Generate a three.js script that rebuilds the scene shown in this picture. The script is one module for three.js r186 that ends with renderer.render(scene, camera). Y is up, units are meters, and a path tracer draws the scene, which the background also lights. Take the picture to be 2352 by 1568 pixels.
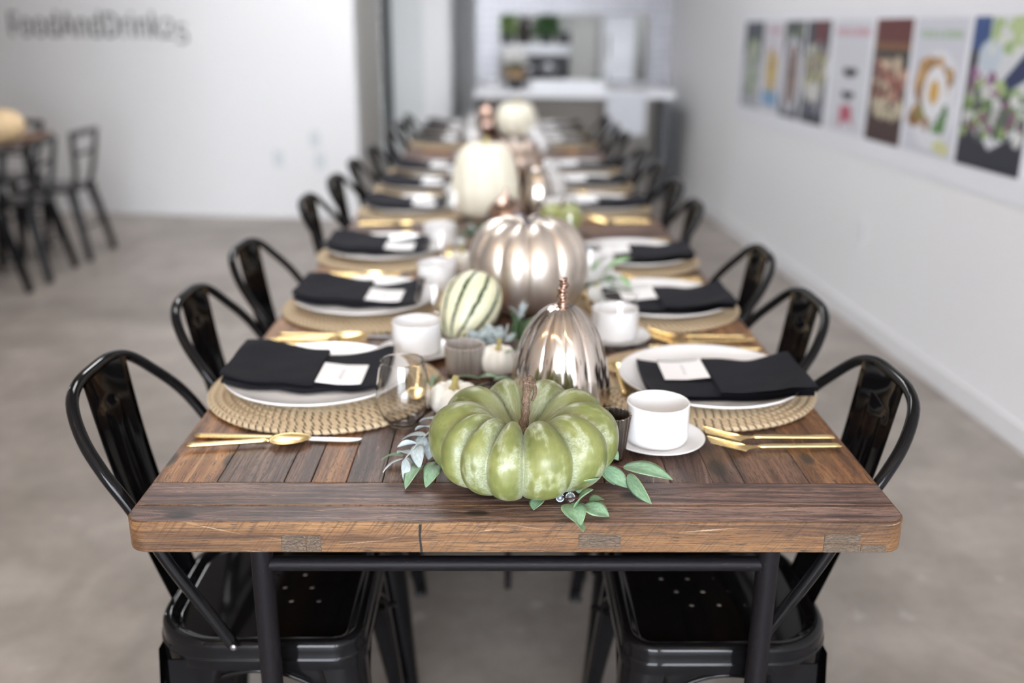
import * as THREE from 'three';
import { RoundedBoxGeometry } from 'three/addons/geometries/RoundedBoxGeometry.js';
import { mergeGeometries, mergeVertices, toCreasedNormals } from 'three/addons/utils/BufferGeometryUtils.js';
import { ImprovedNoise } from 'three/addons/math/ImprovedNoise.js';
import { FontLoader } from 'three/addons/loaders/FontLoader.js';
import { TextGeometry } from 'three/addons/geometries/TextGeometry.js';

// ---------------------------------------------------------------- camera, sky, exposure
const scene = new THREE.Scene();
const V = (x, y, z) => new THREE.Vector3(x, y, z);
const camera = new THREE.PerspectiveCamera(2 * Math.atan(784 / 2176.9) * 180 / Math.PI, 1.5, 0.05, 80);
{
  const pitch = 0.31791, yaw = 0.01545, roll = 0.00853;
  const f = V(Math.sin(yaw) * Math.cos(pitch), -Math.sin(pitch), -Math.cos(yaw) * Math.cos(pitch));
  const r0 = V(Math.cos(yaw), 0, Math.sin(yaw)), u0 = r0.clone().cross(f);
  const r = r0.clone().multiplyScalar(Math.cos(roll)).addScaledVector(u0, Math.sin(roll));
  const u = u0.clone().multiplyScalar(Math.cos(roll)).addScaledVector(r0, -Math.sin(roll));
  camera.position.set(-0.028, 1.3948, 1.1439);
  camera.quaternion.setFromRotationMatrix(new THREE.Matrix4().makeBasis(r, u, f.clone().negate()));
  camera.focus = 1.33;
  camera.userData.fStop = 1.5;
}
scene.add(camera);
scene.background = new THREE.Color(0.89, 0.95, 1.04);
scene.backgroundIntensity = 21.0;
const renderer = new THREE.WebGLRenderer({ antialias: true });
renderer.toneMapping = THREE.LinearToneMapping;
renderer.toneMappingExposure = 1.26;
renderer.shadowMap.enabled = true;

// ---------------------------------------------------------------- helpers
function rngOf(seed) { let a = seed >>> 0; return () => { a = (a + 0x6d2b79f5) | 0; let t = Math.imul(a ^ (a >>> 15), 1 | a); t = (t + Math.imul(t ^ (t >>> 7), 61 | t)) ^ t; return ((t ^ (t >>> 14)) >>> 0) / 4294967296; }; }
const perm = new ImprovedNoise();
const noise = (x, y, z = 0) => perm.noise(x, y, z);
function fbm(x, y, z = 0, o = 4) { let s = 0, a = 0.5, f = 1; for (let i = 0; i < o; i++) { s += a * noise(x * f, y * f, z + i * 17.3); a *= 0.5; f *= 2.03; } return s; }
const clamp = (x, a = 0, b = 1) => Math.min(b, Math.max(a, x));
const lerp = (a, b, t) => a + (b - a) * t;
const smooth = (a, b, x) => { const t = clamp((x - a) / (b - a)); return t * t * (3 - 2 * t); };
const D = Math.PI / 180;
const used = new Map();
function numbered(n) { const k = used.get(n) || 0; used.set(n, k + 1); return k ? n + '_' + String(k).padStart(3, '0') : n; }
function shade(o) { o.castShadow = true; o.receiveShadow = true; return o; }
function thing(name, label, category, pos = [0, 0, 0], turn = 0, group) {
  const o = new THREE.Group(); o.name = numbered(name); scene.add(o);
  o.position.set(...pos); o.rotation.y = turn; o.userData = { label, category };
  if (group) o.userData.group = group;
  return o;
}
function part(name, geo, mat, parent, label) {
  const m = shade(new THREE.Mesh(geo, mat)); m.name = name; parent.add(m);
  if (label) m.userData.label = label;
  return m;
}
function solo(name, geo, mat, label, category, pos = [0, 0, 0], turn = 0, group) {
  const m = shade(new THREE.Mesh(geo, mat)); m.name = numbered(name); scene.add(m);
  m.position.set(...pos); m.rotation.y = turn; m.userData = { label, category };
  if (group) m.userData.group = group;
  return m;
}
function struct(name, geo, mat, pos = [0, 0, 0], turn = 0) {
  const m = shade(new THREE.Mesh(geo, mat)); m.name = name; scene.add(m);
  m.position.set(...pos); m.rotation.y = turn; m.userData = { kind: 'structure' };
  return m;
}
function copy(src, pos, turn, label, group) {
  const c = src.clone(); c.name = numbered(src.name.replace(/_\d{3}$/, '')); scene.add(c);
  c.position.set(...pos); c.rotation.set(0, turn, 0);
  c.userData = { ...src.userData, label }; if (group) c.userData.group = group;
  return c;
}
const box = (w, h, d, x = 0, y = 0, z = 0) => new THREE.BoxGeometry(w, h, d).translate(x, y, z);
const rbox = (w, h, d, r, x = 0, y = 0, z = 0, s = 2) => new RoundedBoxGeometry(w, h, d, s, r).translate(x, y, z);
const lathe = (pts, seg = 64) => new THREE.LatheGeometry(pts.map((p) => new THREE.Vector2(Math.max(p[0], 1e-5), p[1])), seg);
const merge = (list) => mergeGeometries(list.map((g) => { const n = g.index ? g.toNonIndexed() : g; for (const k of Object.keys(n.attributes)) if (!['position', 'normal', 'uv'].includes(k)) n.deleteAttribute(k); return n; }));
// surface over a grid: fn(u, v) -> [x, y, z]; u, v in 0..1
function surf(nu, nv, fn, closeU = false, uvFn) {
  const pos = [], uv = [], idx = [];
  for (let j = 0; j <= nv; j++) for (let i = 0; i <= nu; i++) {
    const u = i / nu, v = j / nv, p = fn(closeU && i === nu ? 0 : u, v);
    pos.push(p[0], p[1], p[2]); const q = uvFn ? uvFn(u, v, p) : [u, v]; uv.push(q[0], q[1]);
  }
  for (let j = 0; j < nv; j++) for (let i = 0; i < nu; i++) { const a = j * (nu + 1) + i, b = a + 1, c = a + nu + 1, d = c + 1; idx.push(a, b, c, b, d, c); }
  const g = new THREE.BufferGeometry();
  g.setAttribute('position', new THREE.Float32BufferAttribute(pos, 3)); g.setAttribute('uv', new THREE.Float32BufferAttribute(uv, 2)); g.setIndex(idx);
  g.computeVertexNormals();
  if (closeU) { const n = g.attributes.normal; for (let j = 0; j <= nv; j++) { const a = j * (nu + 1), b = a + nu; const s = V(n.getX(a) + n.getX(b), n.getY(a) + n.getY(b), n.getZ(a) + n.getZ(b)).normalize(); n.setXYZ(a, s.x, s.y, s.z); n.setXYZ(b, s.x, s.y, s.z); } }
  return g;
}
// tube through points with a radius that varies along it, ends closed
function tube(points, radius, seg = 24, radial = 10, squash = 1) {
  const curve = points.isCurve ? points : new THREE.CatmullRomCurve3(points.map((p) => V(...p)));
  const fr = curve.computeFrenetFrames(seg, false), R = typeof radius === 'function' ? radius : () => radius;
  return surf(radial, seg + 2, (u, v) => {
    const k = clamp(Math.round(v * (seg + 2)) - 1, 0, seg), end = v === 0 || v === 1, t = k / seg, p = curve.getPointAt(t), a = u * 2 * Math.PI, r = end ? 1e-5 : R(t);
    const c = Math.cos(a) * r, s = Math.sin(a) * r * squash, n = fr.normals[k], b = fr.binormals[k];
    return [p.x + n.x * c + b.x * s, p.y + n.y * c + b.y * s, p.z + n.z * c + b.z * s];
  }, true);
}
// board with a chamfered top, uv in metres along x and z, its top at y = 0
function board(w, h, d, c, u0 = 0, v0 = 0, along = 'x') {
  const ring = (ix, y) => [[-w / 2 + ix, y, -d / 2 + ix], [w / 2 - ix, y, -d / 2 + ix], [w / 2 - ix, y, d / 2 - ix], [-w / 2 + ix, y, d / 2 - ix]];
  const rings = [ring(0, -h), ring(0, -c), ring(c, 0)], pos = [], uv = [];
  const put = (p) => { pos.push(...p); uv.push(...(along === 'x' ? [u0 + p[0], v0 + p[2] + p[1]] : [u0 + p[2], v0 + p[0] + p[1]])); };
  const quad = (a, b, e, f) => { [a, b, e, a, e, f].forEach(put); };
  for (let k = 0; k < 2; k++) for (let i = 0; i < 4; i++) { const j = (i + 1) % 4; quad(rings[k][i], rings[k + 1][i], rings[k + 1][j], rings[k][j]); }
  const t = rings[2], b = rings[0]; quad(t[0], t[3], t[2], t[1]); quad(b[0], b[1], b[2], b[3]);
  const g = new THREE.BufferGeometry(); g.setAttribute('position', new THREE.Float32BufferAttribute(pos, 3)); g.setAttribute('uv', new THREE.Float32BufferAttribute(uv, 2)); g.computeVertexNormals();
  return g;
}
function texture(w, h, fn, { srgb = true, rx = 1, ry = 1, mirror = true, ox = 0, oy = 0 } = {}) {
  const data = new Uint8Array(w * h * 4);
  for (let y = 0; y < h; y++) for (let x = 0; x < w; x++) { const c = fn(x / w, y / h, x, y), k = (y * w + x) * 4; if (c.length) { data[k] = clamp(c[0], 0, 255); data[k + 1] = clamp(c[1], 0, 255); data[k + 2] = clamp(c[2], 0, 255); } else data[k] = data[k + 1] = data[k + 2] = clamp(c, 0, 255); data[k + 3] = 255; }
  const t = new THREE.DataTexture(data, w, h); t.magFilter = THREE.LinearFilter; t.minFilter = THREE.LinearMipmapLinearFilter; t.generateMipmaps = true;
  t.wrapS = t.wrapT = mirror ? THREE.MirroredRepeatWrapping : THREE.RepeatWrapping; t.repeat.set(rx, ry); t.offset.set(ox, oy); if (srgb) t.colorSpace = THREE.SRGBColorSpace; t.needsUpdate = true;
  return t;
}
const std = (o) => new THREE.MeshStandardMaterial(o), phy = (o) => new THREE.MeshPhysicalMaterial(o);
const mix3 = (a, b, t) => [lerp(a[0], b[0], t), lerp(a[1], b[1], t), lerp(a[2], b[2], t)];

// ---------------------------------------------------------------- materials
// reclaimed wood: u runs along the grain, metres
function woodTexture(seed, w, h, lenM, widM, dark, mid, light, o = {}) {
  const R = rngOf(seed), scr = [];
  for (let i = 0; i < (o.scratches ?? 26); i++) scr.push([R() * lenM, R() * widM, (R() - 0.5) * 0.5, 0.004 + R() * 0.05, 0.0003 + R() * 0.0007, 0.25 + R() * 0.5]);
  const knots = []; for (let i = 0; i < (o.knots ?? 2); i++) knots.push([R() * lenM, R() * widM, 0.006 + R() * 0.010]);
  const z = seed * 7.7;
  return texture(w, h, (fx, fy) => {
    const x = fx * lenM, y = fy * widM;
    let kd = 0, wob = 0; for (const k of knots) { const dx = (x - k[0]) / 2.2, dy = y - k[1], d = Math.hypot(dx, dy); kd = Math.max(kd, 1 - smooth(k[2] * 0.5, k[2] * 1.2, d)); wob += Math.exp(-d * d / (k[2] * k[2] * 6)) * Math.sign(dy || 1) * k[2] * 0.9; }
    const yy = y + wob + fbm(x * 2.5, y * 6, z) * 0.02;
    const broad = fbm(x * 1.6, yy * 28, z + 3, 3), rings = fbm(x * 2.2, yy * 150, z + 9, 3), fine = fbm(x * 14, yy * 700, z + 21, 2), pore = noise(x * 45, yy * 1300, z + 31);
    const blot = fbm(x * 9, y * 14, z + 41, 4);
    let t = 0.5 + broad * 1.1 + rings * 0.85 * (o.streak ?? 1) + fine * 0.45 * (o.streak ?? 1) + blot * (o.blot ?? 0.5);
    let c = t < 0.5 ? mix3(dark, mid, clamp(t * 2)) : mix3(mid, light, clamp(t * 2 - 1));
    c = mix3(c, [dark[0] * 0.42, dark[1] * 0.42, dark[2] * 0.46], clamp(smooth(0.26, 0.5, pore) * 0.75 + kd * 0.8 + smooth(0.2, 0.42, rings + blot * 0.5) * 0.4));
    if (o.saw) { const s = noise((x + y * 0.75 + fbm(x * 5, y * 5, z) * 0.01) * 420, y * 18, z + 61); c = mix3(c, [dark[0] * 0.8, dark[1] * 0.75, dark[2] * 0.7], smooth(0.12, 0.5, s) * 0.42); }
    const worn = smooth(0.2, 0.46, fbm(x * 16, y * 38, z + 71, 4)) * (o.worn ?? 0.35); c = mix3(c, [176, 152, 132], worn * 0.55);
    for (const s of scr) { const dx = x - s[0], dy = y - s[1] - dx * s[2]; if (Math.abs(dx) < s[3] && Math.abs(dy) < s[4]) c = mix3(c, [198, 176, 152], s[5] * (1 - Math.abs(dx) / s[3])); }
    const g = (noise(fx * w * 0.9, fy * h * 0.9, z + 80)) * 9; return [c[0] + g, c[1] + g, c[2] + g];
  }, { rx: 1 / lenM, ry: 1 / widM, ox: o.ox, oy: o.oy });
}
const woodBump = texture(1024, 256, (fx, fy) => { const x = fx * 1.0, y = fy * 0.25; return 128 + 120 * (fbm(x * 3, y * 180, 5, 3) + 0.6 * noise(x * 20, y * 900, 8)) + 30 * fbm(x * 8, y * 12, 3); }, { srgb: false, rx: 1, ry: 4 });
const woodSets = [
  [[56, 41, 35], [98, 72, 60], [146, 116, 98]],
  [[78, 52, 34], [128, 88, 56], [176, 132, 90]],
  [[50, 37, 34], [84, 63, 55], [128, 104, 92]],
  [[86, 57, 34], [146, 101, 61], [186, 142, 96]],
  [[62, 45, 37], [108, 79, 62], [154, 121, 100]],
];
const plankMats = woodSets.map((s, i) => std({ map: woodTexture(11 + i, 1024, 256, 1.0, 0.22, ...s), bumpMap: woodBump, bumpScale: 0.0012, roughness: 0.5, color: 0xffffff }));
const endTopMat = std({ map: woodTexture(31, 2048, 192, 1.1, 0.13, [64, 49, 46], [102, 79, 72], [144, 118, 107], { knots: 3, scratches: 70, blot: 0.7, worn: 0.45, ox: 0.5, streak: 1.5 }), bumpMap: woodBump, bumpScale: 0.0014, roughness: 0.5 });
const endSideMat = std({ map: woodTexture(37, 2048, 128, 1.1, 0.07, [68, 46, 29], [105, 74, 44], [132, 98, 62], { saw: true, scratches: 22, knots: 0, blot: 0.55, worn: 0.18, ox: 0.5, oy: 0.66 }), bumpMap: woodBump, bumpScale: 0.0010, roughness: 0.6 });
const plugMat = std({ map: woodTexture(41, 256, 128, 1.2, 1.2, [54, 45, 38], [84, 71, 58], [118, 102, 84], { knots: 0, scratches: 20, worn: 0.7, blot: 1.6 }), roughness: 0.75 });
const inkMat = std({ color: 0x14120f, roughness: 0.7 });

const steelTex = texture(256, 256, (x, y) => { const n = fbm(x * 30, y * 30, 2, 4), s = smooth(0.34, 0.42, fbm(x * 24, y * 40, 9, 3)); const b = 19 + n * 16; return mix3([b + 1, b - 1, b + 2], [130, 126, 122], s * 0.5); }, { rx: 4, ry: 1 });
const frameMat = phy({ map: steelTex, roughness: 0.5, specularIntensity: 0.3 });
const chairMat = phy({ color: new THREE.Color(0.005, 0.005, 0.0058), roughness: 0.07, specularIntensity: 0.38 });
const rivetMat = std({ color: 0x9a9aa0, roughness: 0.3, metalness: 0.9 });
const rubberMat = std({ color: 0x101010, roughness: 0.8 });
const porcelain = phy({ color: new THREE.Color(0.86, 0.865, 0.875), roughness: 0.22, clearcoat: 0.5, clearcoatRoughness: 0.06 });
const clothTex = texture(256, 256, (x, y, i, j) => 128 + ((i + (j >> 1)) % 4 < 2 ? 40 : -40) + noise(i * 0.9, j * 0.9) * 50, { srgb: false, rx: 18, ry: 18, mirror: false });
const napkinMat = phy({ color: new THREE.Color(0.007, 0.0073, 0.0115), roughness: 0.8, bumpMap: clothTex, bumpScale: 0.0004, sheen: 0.2, sheenRoughness: 0.5, specularIntensity: 0.5, sheenColor: new THREE.Color(0.12, 0.12, 0.2) });
const gold = std({ color: new THREE.Color(0.83, 0.62, 0.30), metalness: 1, roughness: 0.27 });
const silver = std({ color: new THREE.Color(0.75, 0.75, 0.77), metalness: 1, roughness: 0.18 });
const glassMat = phy({ color: 0xffffff, transmission: 1, thickness: 0.003, ior: 1.5, roughness: 0.0 });
const reedTex = texture(512, 64, (x, y) => { const n = fbm(x * 60, y * 5, 4, 3), s = fbm(x * 400, y * 2, 7, 2); return mix3([158, 136, 106], [224, 206, 176], clamp(0.55 + n * 1.0 + s * 0.7)); }, { rx: 3, ry: 1 });
const reedMat = std({ map: reedTex, roughness: 0.75 });
const threadMat = std({ color: 0x2a261b, roughness: 0.9 });
const creamRib = std({ color: new THREE.Color(0.80, 0.76, 0.62), roughness: 0.55 });

// ---------------------------------------------------------------- room shell
const plaster = (r, g, b) => std({ color: new THREE.Color(r, g, b), roughness: 0.85, bumpMap: texture(256, 256, (x, y) => 128 + 90 * fbm(x * 22, y * 22, 6, 4), { srgb: false, rx: 1.2, ry: 1.2 }), bumpScale: 0.001 });
const wallMat = plaster(0.80, 0.80, 0.81);
const greyWall = plaster(0.50, 0.50, 0.50);
const beigeWall = plaster(0.74, 0.72, 0.67);
const floorTex = texture(1024, 1024, (x, y, i, j) => {
  const a = fbm(x * 4, y * 4, 1, 5), b = fbm(x * 15 + 3 * a, y * 15, 5, 5), c = fbm(x * 70, y * 70, 9, 3), sp = smooth(0.30, 0.45, fbm(x * 26, y * 26, 14, 4));
  let t = 0.5 + a * 0.75 + b * 0.65 + c * 0.25; let col = mix3([122, 113, 106], [172, 163, 155], clamp(t)); col = mix3(col, [196, 190, 184], sp * 0.5);
  const g = noise(i * 0.8, j * 0.8) * 5; return [col[0] + g, col[1] + g, col[2] + g];
}, { rx: 0.28, ry: 0.28 });
const floorMat = std({ map: floorTex, roughness: 0.4, bumpMap: floorTex, bumpScale: 0.0015 });
{
  // concrete slabs with sawn joints between them
  const xs = [-8.2, -4.9, -2.45, 0.65, 2.6], zs = [-9.6, -6.2, -3.35, -0.6, 1.6, 4.2, 6.8];
  const floor = struct('floor', box(10.8, 0.1, 16.4, -2.8, -0.058, -1.4), std({ color: 0x5c544d, roughness: 0.9 }));
  for (let i = 0; i + 1 < xs.length; i++) for (let j = 0; j + 1 < zs.length; j++) {
    const w = xs[i + 1] - xs[i] - 0.006, d = zs[j + 1] - zs[j] - 0.006, cx = (xs[i] + xs[i + 1]) / 2, cz = (zs[j] + zs[j + 1]) / 2;
    const s = part('slab', board(w, 0.008, d, 0.002, cx + 3.1 * j, cz + 2.3 * i), floorMat, floor); s.position.set(cx, 0, cz);
  }
}
struct('ground_outside', box(40, 0.1, 30, 0, -0.06, 21.8), std({ color: new THREE.Color(0.34, 0.34, 0.33), roughness: 0.9 }));
// right wall: 2.4 degrees off the table's line
const RW = Math.atan(0.0419), rwx = (z) => 1.894 + 0.0419 * z;
function onRight(z, y, off) { return [rwx(z) - off * Math.cos(RW), y, z + off * Math.sin(RW)]; }
struct('wall_right', box(0.16, 3.6, 16.0, 0.08, 1.8, 0), wallMat, [rwx(-1.5), 0, -1.5], RW);
struct('baseboard_right', rbox(0.012, 0.09, 11.2, 0.004, -0.006, 0.045, 0), std({ color: new THREE.Color(0.74, 0.74, 0.75), roughness: 0.5 }), [rwx(-2.3), 0, -2.3], RW);
// text wall, free end at x = -1.08
const LWA = 5.5 * D;
struct('wall_left', box(6.6, 3.6, 0.14, -3.3, 1.8, -0.07), wallMat, [-1.08, 0, -6.08], -LWA);
struct('wall_left_return', box(0.14, 3.6, 1.55, -0.07, 1.8, -0.775), beigeWall, [-1.08, 0, -6.222]);
// recessed back walls beyond
struct('wall_back_panel', box(0.62, 3.6, 0.12, 0, 1.8, -0.06), plaster(0.66, 0.68, 0.68), [-0.76, 0, -7.78]);
struct('trim_1', rbox(0.23, 3.6, 0.14, 0.006, 0, 1.8, 0), wallMat, [-0.59, 0, -7.76]);
struct('wall_recess', box(0.34, 3.6, 0.12, 0, 1.8, -0.06), greyWall, [-0.41, 0, -8.9]);
struct('wall_recess_side', box(0.1, 3.6, 1.1, -0.05, 1.8, -0.55), greyWall, [-0.49, 0, -7.84]);
const tileTex = texture(512, 512, (x, y) => { const row = Math.floor(y * 16), fx = (x * 8 + (row % 2) * 0.5) % 1, fy = (y * 16) % 1; const edge = Math.min(fx * 2, (1 - fx) * 2, fy, 1 - fy); const n = noise(Math.floor(x * 8 + (row % 2) * 0.5) * 3.1, row * 5.3, 2) * 12; return edge < 0.07 ? [146, 146, 152] : [182 + n, 182 + n, 190 + n]; }, { rx: 0.9, ry: 0.9, mirror: false });
const tileMat = std({ map: tileTex, roughness: 0.25 });
{ // tiled kitchen wall with a pass-through opening, thick, one shape with a hole
  const s = new THREE.Shape(); s.moveTo(-0.24, 0); s.lineTo(1.62, 0); s.lineTo(1.62, 3.6); s.lineTo(-0.24, 3.6); s.lineTo(-0.24, 0);
  const h = new THREE.Path(); h.moveTo(-0.03, 0.94); h.lineTo(-0.03, 1.53); h.lineTo(1.36, 1.53); h.lineTo(1.36, 0.94); h.lineTo(-0.03, 0.94); s.holes.push(h);
  struct('wall_kitchen', new THREE.ExtrudeGeometry(s, { depth: 0.12, bevelEnabled: false }), tileMat, [0, 0, -8.12]);
}
struct('wall_kitchen_back', box(3.2, 3.6, 0.1, 0.9, 1.8, -0.05), plaster(0.62, 0.63, 0.6), [0, 0, -9.35]);
struct('wall_kitchen_left', box(0.08, 3.6, 1.2, -0.04, 1.8, -0.6), wallMat, [-0.16, 0, -8.14]);
struct('wall_far_left', box(0.15, 3.6, 13.0, -0.075, 1.8, 0), plaster(0.40, 0.38, 0.36), [-7.6, 0, -0.1]);
// wall behind the camera: a wide roll-up opening and a narrower door opening
const ZB = 6.4;
{
  const s = new THREE.Shape(); s.moveTo(-7.7, 0); s.lineTo(-2.3, 0); s.lineTo(-2.3, 3.2); s.lineTo(0.75, 3.2); s.lineTo(0.75, 0); s.lineTo(1.15, 0); s.lineTo(1.15, 3.2); s.lineTo(1.95, 3.2); s.lineTo(1.95, 0); s.lineTo(2.4, 0); s.lineTo(2.4, 3.6); s.lineTo(-7.7, 3.6); s.lineTo(-7.7, 0);
  struct('wall_behind', new THREE.ExtrudeGeometry(s, { depth: 0.2, bevelEnabled: false }), wallMat, [0, 0, ZB]);
}
struct('wall_partition', box(0.14, 3.6, 7.6, 0, 1.8, 0), plaster(0.45, 0.40, 0.36), [-2.0, 0, 2.6]);
struct('ceiling', box(10.6, 0.15, 16.4, -2.8, 3.675, -1.4), plaster(0.60, 0.58, 0.56));

// ---------------------------------------------------------------- dining tables, end to end
const TOP = 0.76, TH = 0.047, TW = 1.07;
function makeTable(label, x, z, length, seed, near) {
  const R = rngOf(seed), t = thing('dining_table', label, 'table', [x, 0, z], 0, 'plank dining tables set end to end');
  const E1 = 0.048, E2 = 0.12;
  const endOutline = (z0, z1, r) => { const s = new THREE.Shape(), w = TW / 2 - 0.003; s.moveTo(-w, z1); s.lineTo(-w, z0 + r); if (r) s.absarc(-w + r, z0 + r, r, Math.PI, 1.5 * Math.PI); s.lineTo(w - r, z0); if (r) s.absarc(w - r, z0 + r, r, 1.5 * Math.PI, 2 * Math.PI); s.lineTo(w, z1); s.lineTo(-w, z1); return s; };
  const endBoard = (z0, z1, r, flip) => {
    const g = new THREE.ExtrudeGeometry(endOutline(z0 + 0.003, z1 - 0.0026, r), { depth: TH - 0.006, bevelEnabled: true, bevelThickness: 0.003, bevelSize: 0.003, bevelSegments: 3, curveSegments: 14 });
    g.rotateX(-Math.PI / 2); g.translate(0, TOP - TH + 0.003, 0); if (flip) g.rotateY(Math.PI).translate(0, 0, -length);
    return part('end_board', g, [endTopMat, endSideMat], t);
  };
  // shape y runs to -z, so z grows away from the front edge
  const fb = endBoard(0, E1, 0.026, false); endBoard(E1, E2, 0, false); endBoard(0, E1, 0.026, true); endBoard(E1, E2, 0, true);
  // lengthwise planks between the end boards
  const xs = near ? [-0.535, -0.441, -0.343, -0.303, -0.251, -0.198, -0.12, -0.04, 0.045, 0.13, 0.228, 0.292, 0.339, 0.436, 0.535] : [-0.535, -0.45, -0.36, -0.30, -0.22, -0.12, -0.05, 0.05, 0.13, 0.24, 0.33, 0.41, 0.535];
  const first = near ? [1, 2, 0, 3, 2, 4, 0, 2, 4, 0, 2, 2, 4, 1] : null;
  const core = part('core_board', box(TW - 0.012, 0.03, length - 2 * E2 + 0.004, 0, TOP - TH + 0.016, -length / 2), endSideMat, t);
  for (let i = 0; i + 1 < xs.length; i++) {
    let zz = -E2 + 0.0; let k = 0; const w = xs[i + 1] - xs[i];
    while (zz > -length + E2 + 0.001) {
      let len = Math.min(zz + length - E2, 0.32 + R() * 0.75); if (zz + length - E2 - len < 0.2) len = zz + length - E2;
      const mi = first && k === 0 ? first[i] : Math.floor(R() * 5);
      const m = part('plank', board(w - 0.001, i === 0 || i === xs.length - 2 ? TH : 0.016, len - 0.001, 0.0009, R() * 3, R() * 3, 'z'), plankMats[mi], t);
      m.position.set((xs[i] + xs[i + 1]) / 2, TOP - R() * 0.0008, zz - len / 2); zz -= len; k++;
    }
  }
  if (near) {
    const plug = (x0, x1, y0, y1, d = 0.0012) => part('wood_plug', rbox(x1 - x0, y1 - y0, 0.012, 0.0008, (x0 + x1) / 2, (y0 + y1) / 2, -0.006 + d), plugMat, t, 'greyish square inlay in the table edge');
    plug(-0.322, -0.288, 0.7155, 0.741); plug(-0.287, -0.268, 0.7155, 0.740); plug(0.083, 0.141, 0.7225, 0.742); plug(0.42, 0.47, 0.7285, 0.743); plug(0.42, 0.470, 0.7145, 0.7275); plug(0.4715, 0.507, 0.7145, 0.7265);
    const ink = new THREE.Shape(); ink.moveTo(-0.1345, 0.757); ink.lineTo(-0.1305, 0.7575); ink.lineTo(-0.131, 0.749); ink.lineTo(-0.1322, 0.742); ink.lineTo(-0.1312, 0.728); ink.lineTo(-0.1298, 0.715); ink.lineTo(-0.1335, 0.714); ink.lineTo(-0.1342, 0.73); ink.lineTo(-0.1352, 0.742); ink.lineTo(-0.1345, 0.757);
    part('ink_mark', new THREE.ExtrudeGeometry(ink, { depth: 0.0006, bevelEnabled: false }).translate(0, 0, -0.0001), inkMat, t, 'black pen line down the table edge');
  }
  // steel frame
  const LX = 0.378, z0 = -0.1, z1 = -length + 0.1, ly = TOP - TH;
  for (const zz of [z0, z1]) for (const s of [-1, 1]) {
    const leg = part('leg', merge([new THREE.CylinderGeometry(0.0165, 0.0165, ly - 0.012, 20).translate(s * LX, (ly - 0.012) / 2 + 0.006, zz), new THREE.CylinderGeometry(0.021, 0.021, 0.03, 20).translate(s * LX, ly - 0.0151, zz)]), frameMat, t);
    part('foot', new THREE.CylinderGeometry(0.021, 0.023, 0.012, 18).translate(s * LX, 0.006, zz), rubberMat, leg);
  }
  for (const zz of [z0, z1]) part('cross_rail', merge([new THREE.CylinderGeometry(0.0115, 0.0115, 2 * LX, 16).rotateZ(Math.PI / 2).translate(0, ly - 0.077, zz), box(2 * LX, 0.035, 0.008, 0, ly - 0.0185, zz - 0.006)]), frameMat, t);
  for (const s of [-1, 1]) part('side_rail', box(0.008, 0.04, z0 - z1 - 0.04, s * (LX - 0.004), ly - 0.021, (z0 + z1) / 2), frameMat, t);
  part('centre_rod', new THREE.CylinderGeometry(0.0075, 0.0075, ly - 0.002, 14).translate(0.0, ly / 2, -1.02), frameMat, t, 'thin upright steel rod under the middle');
  return t;
}
makeTable('nearest long table of reclaimed brown planks with a thick sawn front edge', 0, 0, 1.93, 5, true);
makeTable('second plank table, butted behind the nearest one, under tall cream and silver pumpkins', 0, -1.945, 1.93, 6, false);
makeTable('third plank table at the far end of the row, next to the kitchen counter', 0, -3.89, 1.86, 7, false);

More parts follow.
